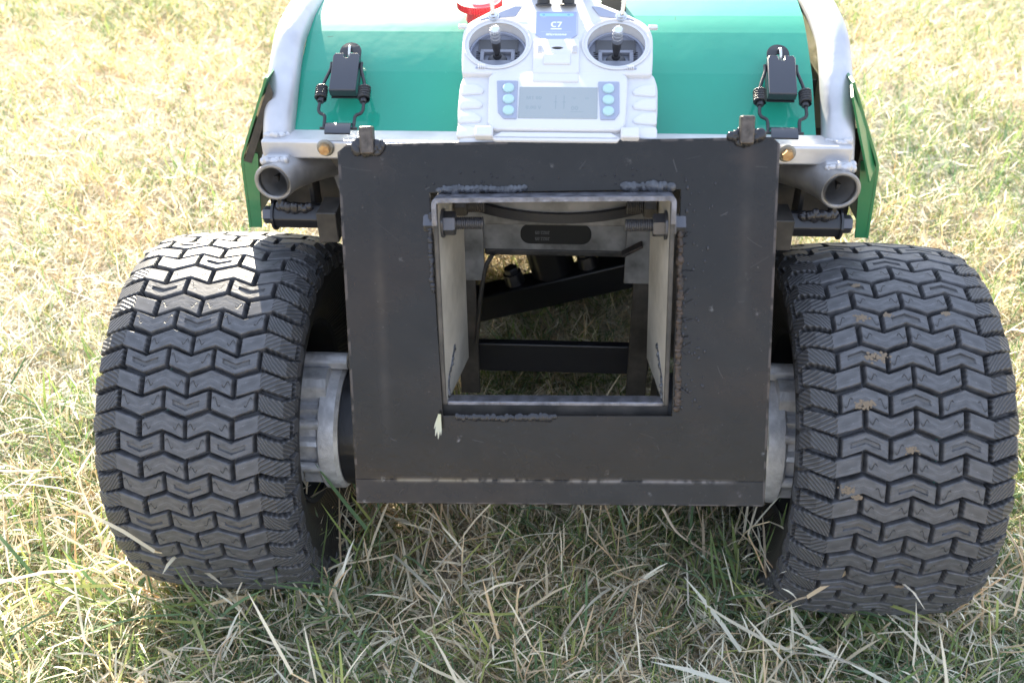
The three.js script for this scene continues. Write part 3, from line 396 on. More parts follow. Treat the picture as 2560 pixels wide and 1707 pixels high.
  for (const s of [-1, 1]) {
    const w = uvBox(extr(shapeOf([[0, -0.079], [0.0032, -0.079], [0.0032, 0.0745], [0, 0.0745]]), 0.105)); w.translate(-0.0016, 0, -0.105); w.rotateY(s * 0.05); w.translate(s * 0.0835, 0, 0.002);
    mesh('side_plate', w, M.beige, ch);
    mesh('side_edge', box(0.0036, 0.153, 0.003, 0.0012, [s * 0.0836, -0.0022, 0.0032]), M.darkSteel, ch);
    const bz = -0.012, by = 0.0575 - (s > 0 ? 0.0025 : 0);
    mesh('clamp_bolt', merge([hex(0.0085, 0.0075, s > 0 ? 'x' : '-x', [s * 0.0905, by, bz]), cyl(0.0105, 0.0105, 0.0018, 'x', [s * 0.0862, by, bz]), cyl(0.0105, 0.0105, 0.0018, 'x', [s * 0.0805, by, bz])]), M.boltSteel, ch);
    mesh('clamp_nut', hex(0.0088, 0.0085, s > 0 ? '-x' : 'x', [s * 0.0755, by, bz], 0.4), M.boltSteel, ch);
    mesh('bolt_thread', thread(0.0048, 0.022, 0.0016, 'x', [s * 0.0625, by, bz]), M.boltSteel, ch);
    mesh('rear_bolt', merge([hex(0.0085, 0.009, s > 0 ? '-x' : 'x', [s * 0.0725, by + 0.004, -0.06]), thread(0.0055, 0.014, 0.0016, 'x', [s * 0.062, by + 0.004, -0.06])]), M.darkSteel, ch);
    mesh('inner_weld', weld([[s * 0.0805, -0.046, -0.04], [s * 0.0812, -0.056, -0.022], [s * 0.0818, -0.064, -0.008], [s * 0.0815, -0.075, -0.004]], 0.0016, 101 + s, 0.8), M.weldGrey, ch);
  }
  mesh('bottom_flange', box(0.164, 0.0035, 0.014, 0.001, [0, -0.0790, -0.006]), M.silverDark, ch);
  mesh('bottom_web', box(0.172, 0.016, 0.003, 0.0008, [0, -0.0885, -0.0035]), M.darkSteel, ch);
}
function sheetX() { const s = new THREE.Shape(); const w = 0.0858, t = 0.0036, r = 0.0055; // flat strap bent down over the side plates
  s.moveTo(-w, -0.020); s.lineTo(-w, -r); s.quadraticCurveTo(-w, 0, -w + r, 0); s.lineTo(w - r, 0); s.quadraticCurveTo(w, 0, w, -r); s.lineTo(w, -0.020); s.lineTo(w - t, -0.020); s.lineTo(w - t, -r); s.quadraticCurveTo(w - t, -t, w - r, -t); s.lineTo(-w + r, -t); s.quadraticCurveTo(-w + t, -t, -w + t, -r); s.lineTo(-w + t, -0.020); s.closePath();
  const g = extr(s, 0.034, 0.0004, 2); g.translate(0, 0.0795, -0.026); return uvBox(toCreasedNormals(g, 0.5)); }

// ───────────────────────── the transmitter lying on the hood ─────────────────────────
const tx = group('radio_transmitter', scene, [0.0040, 0.4462, 0.0330]);
tag(tx, 'white two-stick radio transmitter with grey screen, propped on the green hood above the black plate', 'remote control');
{
  const lo = group('lower_shell', tx, [0, 0, 0], [R(61 - 90) + 0, 0, 0]); lo.rotation.x = -R(61);   // local y up the face, z out of it
  const up = group('upper_shell', tx, [-0.0017, 0.0294, -0.0530]); up.rotation.x = -R(62);
  // lower body: outline with grips
  const ol = rounded([[-0.0705, -0.003], [-0.0715, 0.006], [-0.0735, 0.030], [-0.0735, 0.052], [-0.0705, 0.064], [0.0690, 0.064], [0.0720, 0.052], [0.0715, 0.030], [0.0695, 0.006], [0.0685, -0.003]], 0.004);
  const lb = extr(ol, 0.030, 0.004, 4); lb.translate(0, 0, -0.0345); mesh('body', uvBox(toCreasedNormals(lb, 0.5)), M.white, lo);
  // raised centre that carries the screen
  const pnl = rounded([[-0.046, 0.006], [-0.050, 0.012], [-0.052, 0.055], [-0.046, 0.061], [0.044, 0.061], [0.050, 0.055], [0.048, 0.012], [0.044, 0.006]], 0.003);
  const pb = extr(pnl, 0.006, 0.0018, 3); pb.translate(0, 0, -0.006); mesh('screen_surround', uvBox(toCreasedNormals(pb, 0.5)), M.white, lo);
  const lw = rounded([[-0.044, -0.0028], [-0.047, 0.000], [-0.040, 0.0052], [0.038, 0.0052], [0.045, 0.000], [0.042, -0.0028]], 0.001); const lg = extr(lw, 0.004, 0.0015, 3); lg.translate(0, 0, -0.0052); mesh('lower_lip', uvBox(toCreasedNormals(lg, 0.5)), M.white, lo);
  // finger ribs on both grips
  for (const s of [-1, 1]) for (let k = 0; k < 4; k++) {
    const y = 0.047 - k * 0.0130, r = rounded([[s * 0.0550, y - 0.0060], [s * 0.0535, y - 0.002], [s * 0.0600, y + 0.0032], [s * 0.0712, y + 0.0042], [s * 0.0712, y - 0.0072]], 0.003);
    const g = extr(r, 0.004, 0.0014, 3); g.translate(-0.0008, 0, -0.0068); mesh('grip_rib', uvBox(toCreasedNormals(g, 0.6)), M.white, lo);
  }
  // screen
  const lcd = new THREE.MeshPhysicalMaterial({ roughness: 0.25, clearcoat: 0.6, clearcoatRoughness: 0.1, map: ctex(512, 256, (c, w, h) => {
    const r = rng(3); c.fillStyle = '#8e9494'; c.fillRect(0, 0, w, h);
    c.fillStyle = 'rgba(75,100,110,0.25)'; c.font = 'bold 36px sans-serif'; c.fillText('M1 00', 46, 104); c.fillText('0.00 V', 46, 182); c.fillRect(238, 70, 5, 110); c.fillRect(292, 70, 5, 110); c.fillRect(228, 122, 24, 5); c.fillRect(284, 122, 24, 5); c.font = '24px sans-serif'; c.fillText('TX', 346, 100); c.fillText('RX', 430, 100); c.font = 'bold 44px sans-serif'; c.fillText('00', 340, 188); c.fillRect(340, 200, 80, 4);
    for (let i = 0; i < 130; i++) { c.fillStyle = `rgba(${120 + 90 * r()},${110 + 80 * r()},100,${0.3 * r()})`; const e = r() < 0.6; c.beginPath(); c.arc(r() * w, e ? (r() < 0.5 ? r() * 8 : h - r() * 10) : r() * h, 1 + 1.6 * r(), 0, 7); c.fill(); }
  }) });
  const lc = extr(roundRect(0.0565, 0.0290, 0.0006, 0, 0), 0.0012, 0.0002, 1); { const p = lc.attributes.position, uv = lc.attributes.uv; for (let i = 0; i < p.count; i++) uv.setXY(i, p.getX(i) / 0.0565 + 0.5, p.getY(i) / 0.029 + 0.5); } lc.translate(-0.0002, 0.0302, -0.0008); mesh('screen', lc, lcd, lo);
  // key panels
  for (const [s, pts, bx] of [[-1, [[-0.0455, 0.0500], [-0.0300, 0.0500], [-0.0293, 0.0148], [-0.0385, 0.0148], [-0.0430, 0.0206]], -0.0365], [1, [[0.0283, 0.0497], [0.0436, 0.0497], [0.0437, 0.0210], [0.0402, 0.0148], [0.0303, 0.0148]], 0.0357]]) {
    const kp = group('key_panel', lo); const g = extr(rounded(pts, 0.001), 0.0012, 0.0004, 2); g.translate(0, 0, -0.0003); mesh('panel_plate', uvBox(g), M.lilac, kp);
    [0.0425, 0.0322, 0.0219].forEach((y) => { const b = lathe([[0.0042, 0], [0.0041, 0.0014], [0.0034, 0.002], [0, 0.0021]], 'z', [bx + (s < 0 ? (0.0425 - y) * 0.05 : 0), y, 0.0006], 28); mesh('key', b, M.mint, kp); });
  }
  // corner clips at the bottom
  for (const s of [-1, 1]) mesh('bail_clip', box(0.013, 0.009, 0.006, 0.0015, [s * 0.0515 - 0.0005, 0.0030, -0.0008]), M.white, lo);

  // upper body with two round gimbal wells
  const uo = rounded([[-0.0700, -0.003], [-0.0715, 0.012], [-0.0725, 0.038], [-0.0700, 0.0475], [-0.054, 0.060], [-0.037, 0.0705], [-0.020, 0.0765], [0.020, 0.0765], [0.0290, 0.0705], [0.050, 0.0590], [0.0665, 0.0475], [0.0705, 0.036], [0.0700, 0.012], [0.0690, -0.003]], [0.003, 0.01, 0.008, 0.008, 0.008, 0.008, 0.008, 0.008, 0.008, 0.008, 0.008, 0.008, 0.01, 0.003]);
  for (const gx of [-0.0455, 0.0432]) { const h = new THREE.Path(); h.absarc(gx, 0.0262, 0.0235, 0, Math.PI * 2, true); uo.holes.push(h); }
  const ub = extr(uo, 0.0115, 0.0020, 4, 32); ub.translate(0, 0, -0.0115); mesh('body', uvBox(toCreasedNormals(ub, 0.5)), M.white, up);
  const back = extr(rounded([[-0.066, 0.002], [-0.066, 0.045], [-0.036, 0.068], [0.028, 0.068], [0.064, 0.045], [0.064, 0.002]], 0.008), 0.016, 0.003, 3); back.translate(0, 0, -0.028); mesh('rear_shell', uvBox(toCreasedNormals(back, 0.5)), M.white, up);
  for (const [gx, s] of [[-0.0455, -1], [0.0432, 1]]) {
    const gm = group('gimbal', up, [gx, 0.0262, 0]);
    mesh('well', lathe([[0.0258, 0.0008], [0.0249, 0.0014], [0.0238, 0.0006], [0.0225, -0.006], [0.0222, -0.0105]], 'z', [0, 0, 0], 64), M.white, gm);
    mesh('bezel', lathe([[0.0224, -0.0100], [0.0215, -0.0088], [0.0205, -0.0094], [0.0204, -0.0115]], 'z', [0, 0, 0], 64), M.lilac, gm);
    mesh('disc', lathe([[0.0206, -0.0112], [0.012, -0.0098], [0, -0.0095]], 'z', [0, 0, 0], 48), M.greyDisc, gm);
    const marks = []; for (const q of [-1, 1]) for (let k = 0; k < 6; k++) marks.push(box(k % 3 ? 0.003 : 0.0045, 0.00045, 0.0006, 0.0001, [q * (0.0150 - (k % 3 ? 0 : 0.0006)), -0.0005 - k * 0.0021 + 0.002, -0.0098])); for (const q of [-1, 1]) marks.push(box(0.0028, 0.0006, 0.0006, 0.0001, [q * 0.0217, -0.0004, -0.0086])); mesh('scale_mark', merge(marks), M.blackPlastic, gm);
    mesh('dark_plate', box(0.030, 0.0135, 0.0012, 0.0004, [0, 0.0065, -0.0094]), M.gimbalDark, gm);
    mesh('yoke', merge([box(0.0262, 0.0028, 0.0036, 0.0006, [0, -0.0008, -0.0078]), box(0.0262, 0.0060, 0.0036, 0.0006, [0, -0.0132, -0.0078]), box(0.0030, 0.012, 0.0036, 0.0006, [-0.0116, -0.006, -0.0078]), box(0.0030, 0.012, 0.0036, 0.0006, [0.0116, -0.006, -0.0078])]), M.greyDisc, gm);
    mesh('ball', (() => { const b = new THREE.SphereGeometry(0.0074, 28, 14, 0, Math.PI * 2, 0, Math.PI / 2); b.rotateX(Math.PI / 2); b.scale(1, 0.62, 0.62); b.translate(0, -0.0065, -0.0098); return b; })(), M.gimbalDark, gm);
    const st = group('stick', gm, [0, -0.0065, -0.0070]); st.rotation.x = 0.10; // each stick: boot, shaft, knurled sleeve, crown tip
    const sg = [cyl(0.0030, 0.0036, 0.0040, 'z', [0, 0, 0.0015], 24)];
    const stick = merge([...sg, cyl(0.0019, 0.0019, 0.006, 'z', [0, 0, 0.005], 20)]); place(stick, [0, -0.0065, -0.0070], [0.10, 0, 0]); gm.remove(st);
    mesh('stick_boot', stick, M.blackPlastic, gm);
    const sh = place(lathe([[0.0, 0.006], [0.0024, 0.006], [0.0033, 0.012], [0.0034, 0.0185], [0.0, 0.0185]], 'z', [0, 0, 0], 28), [0, -0.0065, -0.0070], [0.10, 0, 0]); mesh('stick_shaft', sh, M.blackPlastic, gm);
    const kn = []; for (let k = 0; k < 48; k++) { const a = k / 48 * 2 * Math.PI, r = k % 2 ? 0.0039 : 0.00355; kn.push(new THREE.Vector2(Math.cos(a) * r, Math.sin(a) * r)); }
    const sl = extr(new THREE.Shape(kn), 0.0045, 0.0003, 1); sl.translate(0, 0, 0.0185); const s2 = extr(new THREE.Shape(kn), 0.0028, 0.0003, 1); s2.translate(0, 0, 0.0236); mesh('stick_sleeve', place(merge([sl, s2, cyl(0.0033, 0.0033, 0.012, 'z', [0, 0, 0.0225], 20)]), [0, -0.0065, -0.0070], [0.10, 0, 0]), M.stickMetal, gm);
    const cr = []; for (let k = 0; k < 24; k++) { const a = k / 24 * 2 * Math.PI, r = k % 2 ? 0.0040 : 0.0030; cr.push(new THREE.Vector2(Math.cos(a) * r, Math.sin(a) * r)); }
    const ct = extr(new THREE.Shape(cr), 0.0030, 0.0006, 2); ct.translate(0, 0, 0.0282); mesh('stick_tip', place(merge([ct, cyl(0.0024, 0.0024, 0.003, 'z', [0, 0, 0.0275], 20)]), [0, -0.0065, -0.0070], [0.10, 0, 0]), M.chrome, gm);
    // trim slider below the well
    mesh('trim_slot', merge([box(0.0090, 0.0016, 0.0010, 0.0004, [s * 0.0102, -0.0242, 0.0002])]), M.lilac, gm);
    mesh('trim_slider', merge([0, 1, 2, 3].map((k) => box(0.0009, 0.0034, 0.0020, 0.0003, [s * 0.0102 - 0.0021 + k * 0.0014, -0.0238, 0.0010]))), M.white, gm);
    // strap ear at the shoulder
    mesh('shoulder_ear', box(0.007, 0.0035, 0.003, 0.0008, [s * 0.0275, 0.0188, -0.0015]), M.white, gm);
    // toggle switch
    const sw = group('toggle_switch', up, [s < 0 ? -0.0500 : 0.0470, 0.0535, 0.0005]);
    mesh('collar', merge([lathe([[0.0046, 0], [0.0046, 0.0012], [0.0036, 0.0016], [0.0036, 0.0030], [0.0022, 0.0034], [0, 0.0034]], 'z', [0, 0, 0], 24)]), M.chrome, sw);
    mesh('toggle', place(extr(shapeOf([[-0.0012, 0], [0.0012, 0], [0.0020, 0.0115], [-0.0020, 0.0115]]), 0.0014, 0.0003, 2), [s * 0.0003, -0.0003, 0.0030], [0.95, 0, s > 0 ? -0.12 : 0.06]), M.chrome, sw);
    const lp = s < 0 ? [[-0.0600, 0.0500], [-0.0330, 0.0540], [-0.0285, 0.0645], [-0.034, 0.0645]] : [[0.0300, 0.0645], [0.0245, 0.0645], [0.0310, 0.0540], [0.0570, 0.0500]];
    const lg2 = extr(rounded(lp, 0.0006), 0.0007, 0.0002, 1); lg2.translate(0, 0, 0.0002); mesh('switch_label', uvBox(lg2), M.lilac, up);
  }
  // centre badge
  const badge = new THREE.MeshStandardMaterial({ roughness: 0.45, map: ctex(512, 480, (c, w, h) => { c.fillStyle = '#98a2c0'; c.fillRect(0, 0, w, h); c.fillStyle = '#98c6e2'; c.beginPath(); c.roundRect(46, 36, 420, 50, 20); c.fill(); c.fillStyle = '#5577a8'; for (const x of [98, 402]) { c.beginPath(); c.arc(x, 61, 13, 0, 7); c.fill(); } c.fillStyle = '#9fd4f0'; for (const x of [98, 402]) { c.beginPath(); c.arc(x, 61, 7, 0, 7); c.fill(); } c.fillStyle = '#eef2fb'; c.font = 'bold 120px sans-serif'; c.textAlign = 'center'; c.fillText('C7', 256, 262); c.fillRect(190, 284, 132, 16); c.font = 'italic bold 50px sans-serif'; c.fillText('Microzone', 256, 400); c.fillStyle = '#c3cce4'; c.fillRect(70, 340, 372, 3); c.font = '16px sans-serif'; c.fillText('POWER', 98, 104); c.fillText('RF', 402, 104); c.strokeStyle = '#c6cde4'; c.lineWidth = 5; c.strokeRect(8, 8, w - 16, h - 16); }) });
  const bp = extr(rounded([[-0.0180, 0.0590], [0.0140, 0.0590], [0.0140, 0.0352], [0.0080, 0.0292], [-0.0100, 0.0292], [-0.0175, 0.0354]], 0.0008), 0.0010, 0.0003, 1); { const p = bp.attributes.position, uv = bp.attributes.uv; for (let i = 0; i < p.count; i++) uv.setXY(i, (p.getX(i) + 0.0178) / 0.0318, (p.getY(i) - 0.0290) / 0.0302); } bp.translate(0, 0, -0.0001); mesh('badge', bp, badge, up);
  // neck-strap bridge below the badge
  const bridge = rounded([[-0.0180, -0.004], [-0.0180, 0.030], [0.0160, 0.030], [0.0160, -0.004]], 0.002); const hl = new THREE.Path(); hl.absellipse(-0.0004, 0.0206, 0.0052, 0.0022, 0, Math.PI * 2, true); bridge.holes.push(hl); const br = extr(bridge, 0.003, 0.0008, 2); br.translate(0, 0, -0.0012); mesh('strap_bridge', uvBox(toCreasedNormals(br, 0.5)), M.white, up);
  mesh('strap_slot', box(0.0106, 0.0044, 0.001, 0.0004, [-0.0004, 0.0206, -0.0003]), M.blackPlastic, up);
  mesh('strap_cover', box(0.020, 0.010, 0.0022, 0.001, [-0.0004, 0.0088, 0.0022]), M.white, up);
  mesh('front_fold', box(0.0335, 0.010, 0.004, 0.0012, [-0.001, -0.0065, -0.0008]), M.white, up);
  for (const x of [-0.0132, 0.0123]) mesh('roller', merge([0, 1, 2, 3, 4, 5].map((k) => box(0.0038, 0.0007, 0.002, 0.0002, [x, 0.0155 + k * 0.0012, 0.0024]))), M.white, up);
  for (const x of [-0.0122, 0.0066]) { mesh('antenna', merge([lathe([[0, 0], [0.0062, 0], [0.0062, 0.0012], [0.0049, 0.0018], [0.0044, 0.010], [0.0040, 0.055], [0, 0.056]], 'z', [0, 0, 0], 28)].map((g) => place(g, [x, 0.0655, 0.0003], [-0.75, 0, 0]))), M.blackPlastic, up); }
  mesh('carry_handle', tube([[-0.020, 0.0745, -0.004], [-0.018, 0.080, 0.006], [0, 0.083, 0.010], [0.018, 0.080, 0.006], [0.020, 0.0745, -0.004]], 0.0036, 30, 12), M.lilac, up);
}
// ───────────────────────── grass ─────────────────────────
function strand() { return { pos: [], col: [], idx: [] }; }
// a flat blade that leaves b in direction yaw, leaning by lean and bending over by bend along its length
function blade(g, b, yaw, lean, bend, len, w, c0, c1, n = 4, kink = 0) {
  let p = [...b], a = lean; const s = g.pos.length / 3, side = [-Math.sin(yaw), 0, Math.cos(yaw)], tw = 0.35 * Math.sin(yaw * 7.3);
  for (let i = 0; i <= n; i++) {
    const t = i / n, ww = w * (i === n ? 0.08 : (0.65 + 0.7 * t) * Math.pow(1 - t, 0.55) + 0.12), c = mix3(c0, c1, t), lift = tw * ww;
    g.pos.push(p[0] - side[0] * ww / 2, Math.max(0.0005, p[1] - lift), p[2] - side[2] * ww / 2, p[0] + side[0] * ww / 2, Math.max(0.0005, p[1] + lift), p[2] + side[2] * ww / 2); g.col.push(...c, ...c);
    if (i < n) { const k = s + i * 2; g.idx.push(k, k + 1, k + 3, k, k + 3, k + 2); }
    const d = len / n; p = [p[0] + Math.cos(yaw) * Math.sin(a) * d, Math.max(0.001, p[1] + Math.cos(a) * d), p[2] + Math.sin(yaw) * Math.sin(a) * d]; a += bend / n; if (kink && i === (n >> 1)) a += kink;
  }
}
function stalk(g, pts, r, c0, c1) { // thin three-sided stem
  const s = g.pos.length / 3; pts.forEach((p, i) => { const t = i / (pts.length - 1), c = mix3(c0, c1, t), q = r * (1 - 0.45 * t); for (let k = 0; k < 3; k++) { const a = k * 2.094; g.pos.push(p[0] + Math.cos(a) * q, p[1], p[2] + Math.sin(a) * q); g.col.push(...c); } if (i) for (let k = 0; k < 3; k++) { const m = (k + 1) % 3, A = s + (i - 1) * 3, B = s + i * 3; g.idx.push(A + k, B + k, B + m, A + k, B + m, A + m); } });
}
function done(g) { const q = new THREE.BufferGeometry(); q.setAttribute('position', new THREE.Float32BufferAttribute(g.pos, 3)); q.setAttribute('color', new THREE.Float32BufferAttribute(g.col, 3)); q.setIndex(g.idx); q.computeVertexNormals(); return q; }
const GREENS = [[0.17, 0.24, 0.07], [0.24, 0.30, 0.08], [0.11, 0.19, 0.075], [0.34, 0.36, 0.11], [0.12, 0.21, 0.09]];
const STRAWS = [[0.76, 0.62, 0.45], [0.82, 0.70, 0.56], [0.60, 0.46, 0.34], [0.86, 0.78, 0.67], [0.66, 0.57, 0.49], [0.76, 0.55, 0.36]];
const pick = (r, a) => a[Math.floor(r() * a.length) % a.length];
const vary = (r, c, k = 0.2) => { const f = 1 + (r() - 0.5) * 2 * k; return c.map((x) => x * f); };
function tuft(seed, n, pal, lo, hi, wid, leanMax, bendMax, spread = 0.012) {
  const r = rng(seed), g = strand();
  for (let i = 0; i < n; i++) { const a = r() * 6.283, q = spread * Math.sqrt(r()), c = vary(r, pick(r, pal)), tip = r() < 0.3 ? vary(r, pick(r, STRAWS)) : c.map((x) => x * 1.15); blade(g, [Math.cos(a) * q, 0, Math.sin(a) * q], r() * 6.283, 0.1 + r() * leanMax, (r() - 0.25) * bendMax, lo + (hi - lo) * r(), wid * (0.7 + 0.6 * r()), c.map((x) => x * 0.9), tip, 4, r() < 0.25 ? (r() - 0.3) * 1.1 : 0); }
  return done(g);
}
function runner(seed, h, pal, leafPal, leaves) { // creeping-grass stem: a bent stalk with leaves in turn on both sides
  const r = rng(seed), g = strand(), yaw = r() * 6.283, pts = []; let p = [0, 0, 0], a = 0.15 + 0.5 * r(); const n = 7;
  for (let i = 0; i <= n; i++) { pts.push([...p]); const d = h / n; p = [p[0] + Math.cos(yaw) * Math.sin(a) * d, p[1] + Math.cos(a) * d, p[2] + Math.sin(yaw) * Math.sin(a) * d]; a += (r() - 0.4) * 0.6; }
  const c = vary(r, pick(r, pal)); stalk(g, pts, 0.00075, c, c.map((x) => x * 1.1));
  for (let i = 0; i < leaves; i++) { const t = 0.2 + 0.8 * (i + 0.5) / leaves, k = Math.min(n, Math.round(t * n)), lc = vary(r, pick(r, leafPal)); blade(g, pts[k], yaw + (i % 2 ? 1.35 : -1.35) + (r() - 0.5) * 1.2, 0.5 + 0.7 * r(), (r() - 0.3) * 1.1, h * (0.24 + 0.30 * r()), 0.0013 * (0.7 + 0.6 * r()), lc, lc.map((x) => x * 1.2), 3); }
  return done(g);
}
function thatch(seed, n, pal, span, hmax) { // short dead stems and leaves lying over one another
  const r = rng(seed), g = strand();
  for (let i = 0; i < n; i++) { const a = r() * 6.283, q = span * Math.sqrt(r()), c = vary(r, pick(r, pal), 0.3); blade(g, [Math.cos(a) * q, 0.002 + hmax * r() * r(), Math.sin(a) * q], r() * 6.283, 1.15 + 0.55 * r(), (r() - 0.5) * 1.0, 0.014 + 0.035 * r(), 0.0010 + 0.0014 * r() * r(), c, vary(r, c, 0.15), 3, r() < 0.2 ? (r() - 0.5) : 0); }
  return done(g);
}
function deadLeaf(seed) { const r = rng(seed), g = strand(); for (let i = 0; i < 3; i++) { const c = vary(r, [0.66, 0.57, 0.46], 0.25); blade(g, [(r() - 0.5) * 0.02, 0.012 + 0.02 * r(), (r() - 0.5) * 0.02], r() * 6.283, 0.8 + 0.8 * r(), (r() - 0.5) * 1.2, 0.025 + 0.04 * r(), 0.0028 + 0.0025 * r(), c, vary(r, c), 6, (r() - 0.5) * 1.2); } return done(g); }
const leafMat = new THREE.MeshPhysicalMaterial({ vertexColors: true, roughness: 0.9, transmission: 0.58, thickness: 0, side: THREE.DoubleSide });
const strawMat = new THREE.MeshPhysicalMaterial({ vertexColors: true, roughness: 0.9, transmission: 0.48, thickness: 0, side: THREE.DoubleSide });
const KINDS = [
  ['green_grass', 'low green grass blades growing in tufts all over the field', 'grass', leafMat, [1, 2, 3, 4].map((i) => tuft(400 + i, 20, GREENS, 0.010, 0.034, 0.0014, 0.95, 1.3, 0.017))],
  ['green_runner', 'creeping green grass stems with leaves on both sides', 'grass', leafMat, [1, 2, 3, 4, 5, 6].map((i) => runner(420 + i, 0.036 + 0.005 * i, [...GREENS, STRAWS[0]], [...GREENS, GREENS[2], STRAWS[2]], 10))],
  ['dry_grass', 'dry straw coloured grass blades standing between the green', 'grass', strawMat, [1, 2, 3, 4].map((i) => tuft(440 + i, 20, STRAWS, 0.010, 0.038, 0.0012, 1.15, 1.5, 0.019))],
  ['dry_runner', 'bleached branching dead grass stems', 'grass', strawMat, [1, 2, 3, 4, 5, 6].map((i) => runner(460 + i, 0.040 + 0.006 * i, STRAWS, [...STRAWS, GREENS[3]], 8))],
  ['thatch', 'matted dead straw lying flat between the grass', 'thatch', strawMat, [1, 2, 3, 4].map((i) => thatch(480 + i, 36, [...STRAWS, [0.50, 0.44, 0.40], [0.58, 0.52, 0.47]], 0.03, 0.022))],
  ['dead_leaf', 'broad pale withered grass leaves scattered in the thatch', 'dead grass', strawMat, [1, 2, 3].map((i) => deadLeaf(500 + i))],
];
{
  const r = rng(77), bins = KINDS.map((k) => k[4].map(() => []));
  const wheelNear = (x, z, h) => Math.abs(Math.abs(x) - TC) < 0.072 && Math.abs(z) < (h ? 0.085 : 0.055);
  const addAt = (x, z, k, s, lowUnder) => {
    const v = Math.floor(r() * KINDS[k][4].length), m = new THREE.Matrix4(), e = new THREE.Euler((r() - 0.5) * 0.5, r() * 6.283, (r() - 0.5) * 0.5);
    if (wheelNear(x, z, k !== 4)) { if (k !== 4) return; }
    let sy = s; if (lowUnder) sy *= 0.8;
    m.compose(new THREE.Vector3(x, 0, z), new THREE.Quaternion().setFromEuler(e), new THREE.Vector3(s, sy, s));
    const t = fbm(x * 3 + 40, z * 3 + 40, 0, 3, 9), f = 0.85 + 0.3 * r();
    bins[k][v].push([m, new THREE.Color().setRGB(f * (0.95 + 0.15 * (t - 0.5)), f, f * (0.95 + 0.2 * (0.5 - t)))]);
  };
  const region = (x0, x1, z0, z1, per, sc, skip, only) => {
    const n = Math.round((x1 - x0) * (z1 - z0) * per);
    for (let i = 0; i < n; i++) {
      const x = x0 + (x1 - x0) * r(), z = z0 + (z1 - z0) * r(); if (skip && skip(x, z)) { continue; }
      const g = fbm(x * 2.2 + 10, z * 2.2 + 10, 0, 4, 17), q = fbm(x * 9 + 30, z * 9 + 30, 0, 3, 27), wet = smooth(0.36, 0.62, 0.55 * g + 0.45 * q), u = r();
      const k = only ? only[Math.floor(r() * only.length)] : u < 0.34 ? 4 : u < 0.365 ? 5 : u < 0.365 + 0.635 * (0.17 + 0.50 * wet) ? (r() < 0.55 ? 0 : 1) : (r() < 0.55 ? 2 : 3);
      addAt(x, z, k, sc * (0.7 + 0.55 * r()) * (0.85 + 0.3 * q), Math.abs(x) < 0.2 && z < 0 && z > -0.5);
    }
  };
  region(-0.85, 0.8, -0.62, 0.5, 14000, 1.0);
  region(-0.55, 0.55, -0.3, 0.36, 9000, 0.95, null, [0, 1, 1, 2, 3, 3]);
  region(-0.55, 0.55, -0.12, 0.3, 900, 1.5, null, [1, 3, 3]);
  for (const sx of [-1, 1]) region(sx * TC - 0.10, sx * TC + 0.10, 0.075, 0.15, 11000, 1.0, null, [0, 1, 1, 2, 3, 3, 4]);
  for (const sx of [-1, 1]) region(sx * TC - 0.11, sx * TC + 0.11, 0.09, 0.135, 14000, 2.0, (x, z) => Math.abs(x) > TC + 0.02 && r() < 0.6, [1, 1, 3, 3, 0, 2]);
  region(-2.3, 2.0, -2.6, -0.62, 9000, 1.1);
  region(-1.7, -0.85, -0.62, 0.5, 3000, 1.1); region(0.8, 1.6, -0.62, 0.5, 3000, 1.1);
  region(-2, 2, 0.5, 1.6, 1200, 1.2, (x, z) => Math.hypot(x - 0.016, z - 0.66) < 0.25);
  region(-7, 7, -9, 4, 160, 1.8, (x, z) => Math.abs(x) < 2.2 && z > -2.6 && z < 1.6);
  KINDS.forEach(([name, label, cat, mat, geoms], k) => geoms.forEach((g, v) => {
    const list = bins[k][v]; if (!list.length) return; const m = new THREE.InstancedMesh(g, mat, list.length); m.name = v ? `${name}_${String(v).padStart(3, '0')}` : name;
    list.forEach(([mm, c], i) => { m.setMatrixAt(i, mm); m.setColorAt(i, c); }); m.castShadow = m.receiveShadow = true; scene.add(m); tag(m, label, cat, label, 'stuff');
  }));
}

// ───────────────────────── single straws and leaves that stand out ─────────────────────────
function straw(name, label, pts, r, c0, c1, branches = 0, seed = 1) {
  const g = strand(), q = new THREE.CatmullRomCurve3(pts.map((p) => new THREE.Vector3(...p))).getPoints(24).map((p) => [p.x, p.y, p.z]), rr = rng(seed);
  stalk(g, q, r, c0, c1);
  for (let i = 0; i < branches; i++) { const k = 6 + Math.floor(rr() * 18); blade(g, q[k], rr() * 6.283, 0.5 + rr() * 0.8, (rr() - 0.5) * 0.8, 0.015 + 0.025 * rr(), 0.0012, c1, c1, 3); }
  return tag(mesh(name, done(g), strawMat, scene), label, 'straw');
}
straw('dry_stalk', 'long arched yellow straw lying in front of the left tyre, low in the picture', [[-0.315, 0.02, 0.178], [-0.293, 0.035, 0.172], [-0.261, 0.055, 0.164], [-0.228, 0.06, 0.156], [-0.206, 0.05, 0.122], [-0.197, 0.03, 0.105]], 0.0015, [0.70, 0.55, 0.33], [0.80, 0.68, 0.48], 4, 3);
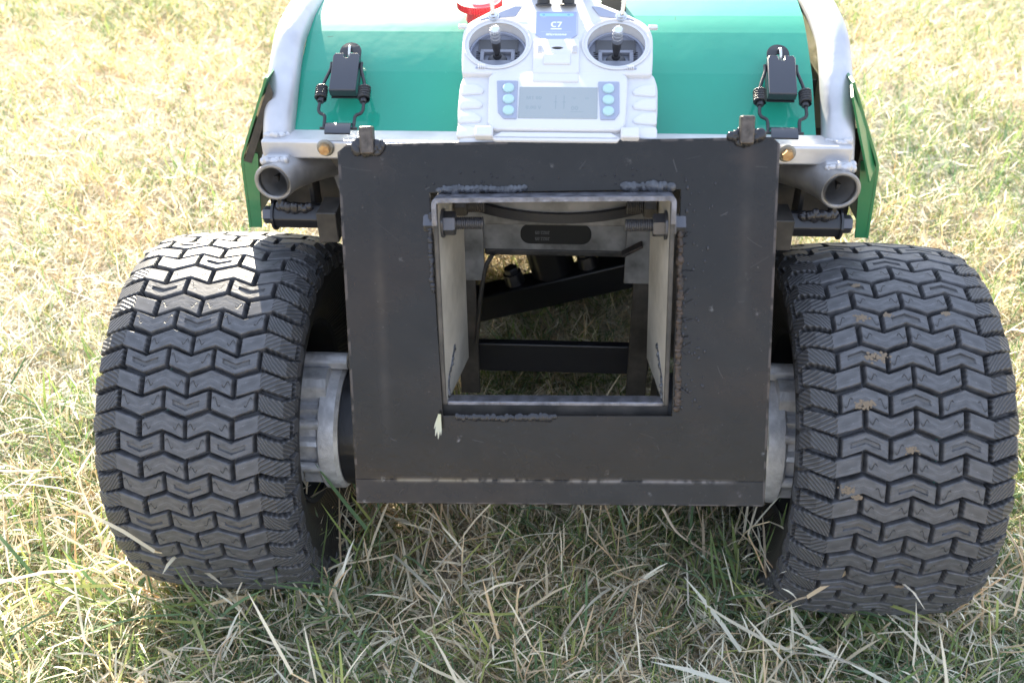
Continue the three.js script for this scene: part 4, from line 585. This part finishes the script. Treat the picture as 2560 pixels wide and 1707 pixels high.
straw('dry_stalk_001', 'long bleached straw lying sunlit on the grass left of the left tyre', [[-0.60, 0.028, 0.085], [-0.55, 0.034, 0.080], [-0.48, 0.040, 0.085], [-0.43, 0.032, 0.080], [-0.40, 0.022, 0.078]], 0.0014, [0.86, 0.78, 0.67], [0.86, 0.76, 0.62], 5, 4);
straw('dry_stalk_002', 'thin brown upright stalk in the sunlit grass behind the left tyre', [[-0.609, 0.0, -0.726], [-0.602, 0.05, -0.697], [-0.599, 0.09, -0.675]], 0.0016, [0.22, 0.13, 0.08], [0.30, 0.18, 0.11], 3, 5);
straw('dry_stalk_003', 'thick pale broken straw standing up in the shaded grass below the plate', [[0.0, 0.0, 0.155], [0.005, 0.02, 0.153], [0.019, 0.06, 0.15], [0.034, 0.09, 0.147]], 0.0022, [0.74, 0.62, 0.46], [0.80, 0.70, 0.56], 2, 6);
straw('dry_stalk_004', 'forked pale straw arching down right beneath the plate corner by the right tyre', [[0.098, 0.135, 0.079], [0.115, 0.10, 0.073], [0.149, 0.07, 0.069], [0.186, 0.04, 0.064]], 0.0015, [0.82, 0.74, 0.62], [0.76, 0.62, 0.45], 7, 7);
{ const g = strand(); blade(g, [-0.395, 0.030, 0.097], -0.12, 1.35, 0.35, 0.085, 0.011, [0.50, 0.36, 0.22], [0.56, 0.42, 0.27], 10); tag(mesh('dead_grass_leaf', done(g), strawMat, scene), 'broad brown dead grass leaf lying under the front of the left tyre', 'dead leaf'); }
{ const g = strand(); for (const [a, l, w] of [[-1.75, 0.018, 0.0016], [-1.62, 0.020, 0.0018], [-1.5, 0.017, 0.0014], [-1.9, 0.013, 0.0012]]) { const q = g.pos.length; blade(g, [0, 0, 0], 0, 0, 0.12, l, w * 1.6, [0.74, 0.72, 0.50], [0.82, 0.80, 0.62], 4); for (let i = q; i < g.pos.length; i += 3) { const x = g.pos[i + 2], y = g.pos[i + 1]; g.pos[i] = Math.cos(a) * y - Math.sin(a) * x; g.pos[i + 1] = Math.sin(a) * y + Math.cos(a) * x; g.pos[i + 2] = 0.001 + y * 0.06; } }
  const m = tag(mesh('grass_tuft', done(g), strawMat, scene), 'pale dry grass tuft caught at the lower left corner of the plate opening', 'grass tuft'); m.position.set(-0.0800, 0.258, 0.1125); m.rotation.x = -R(22); }
renderer.render(scene, camera);
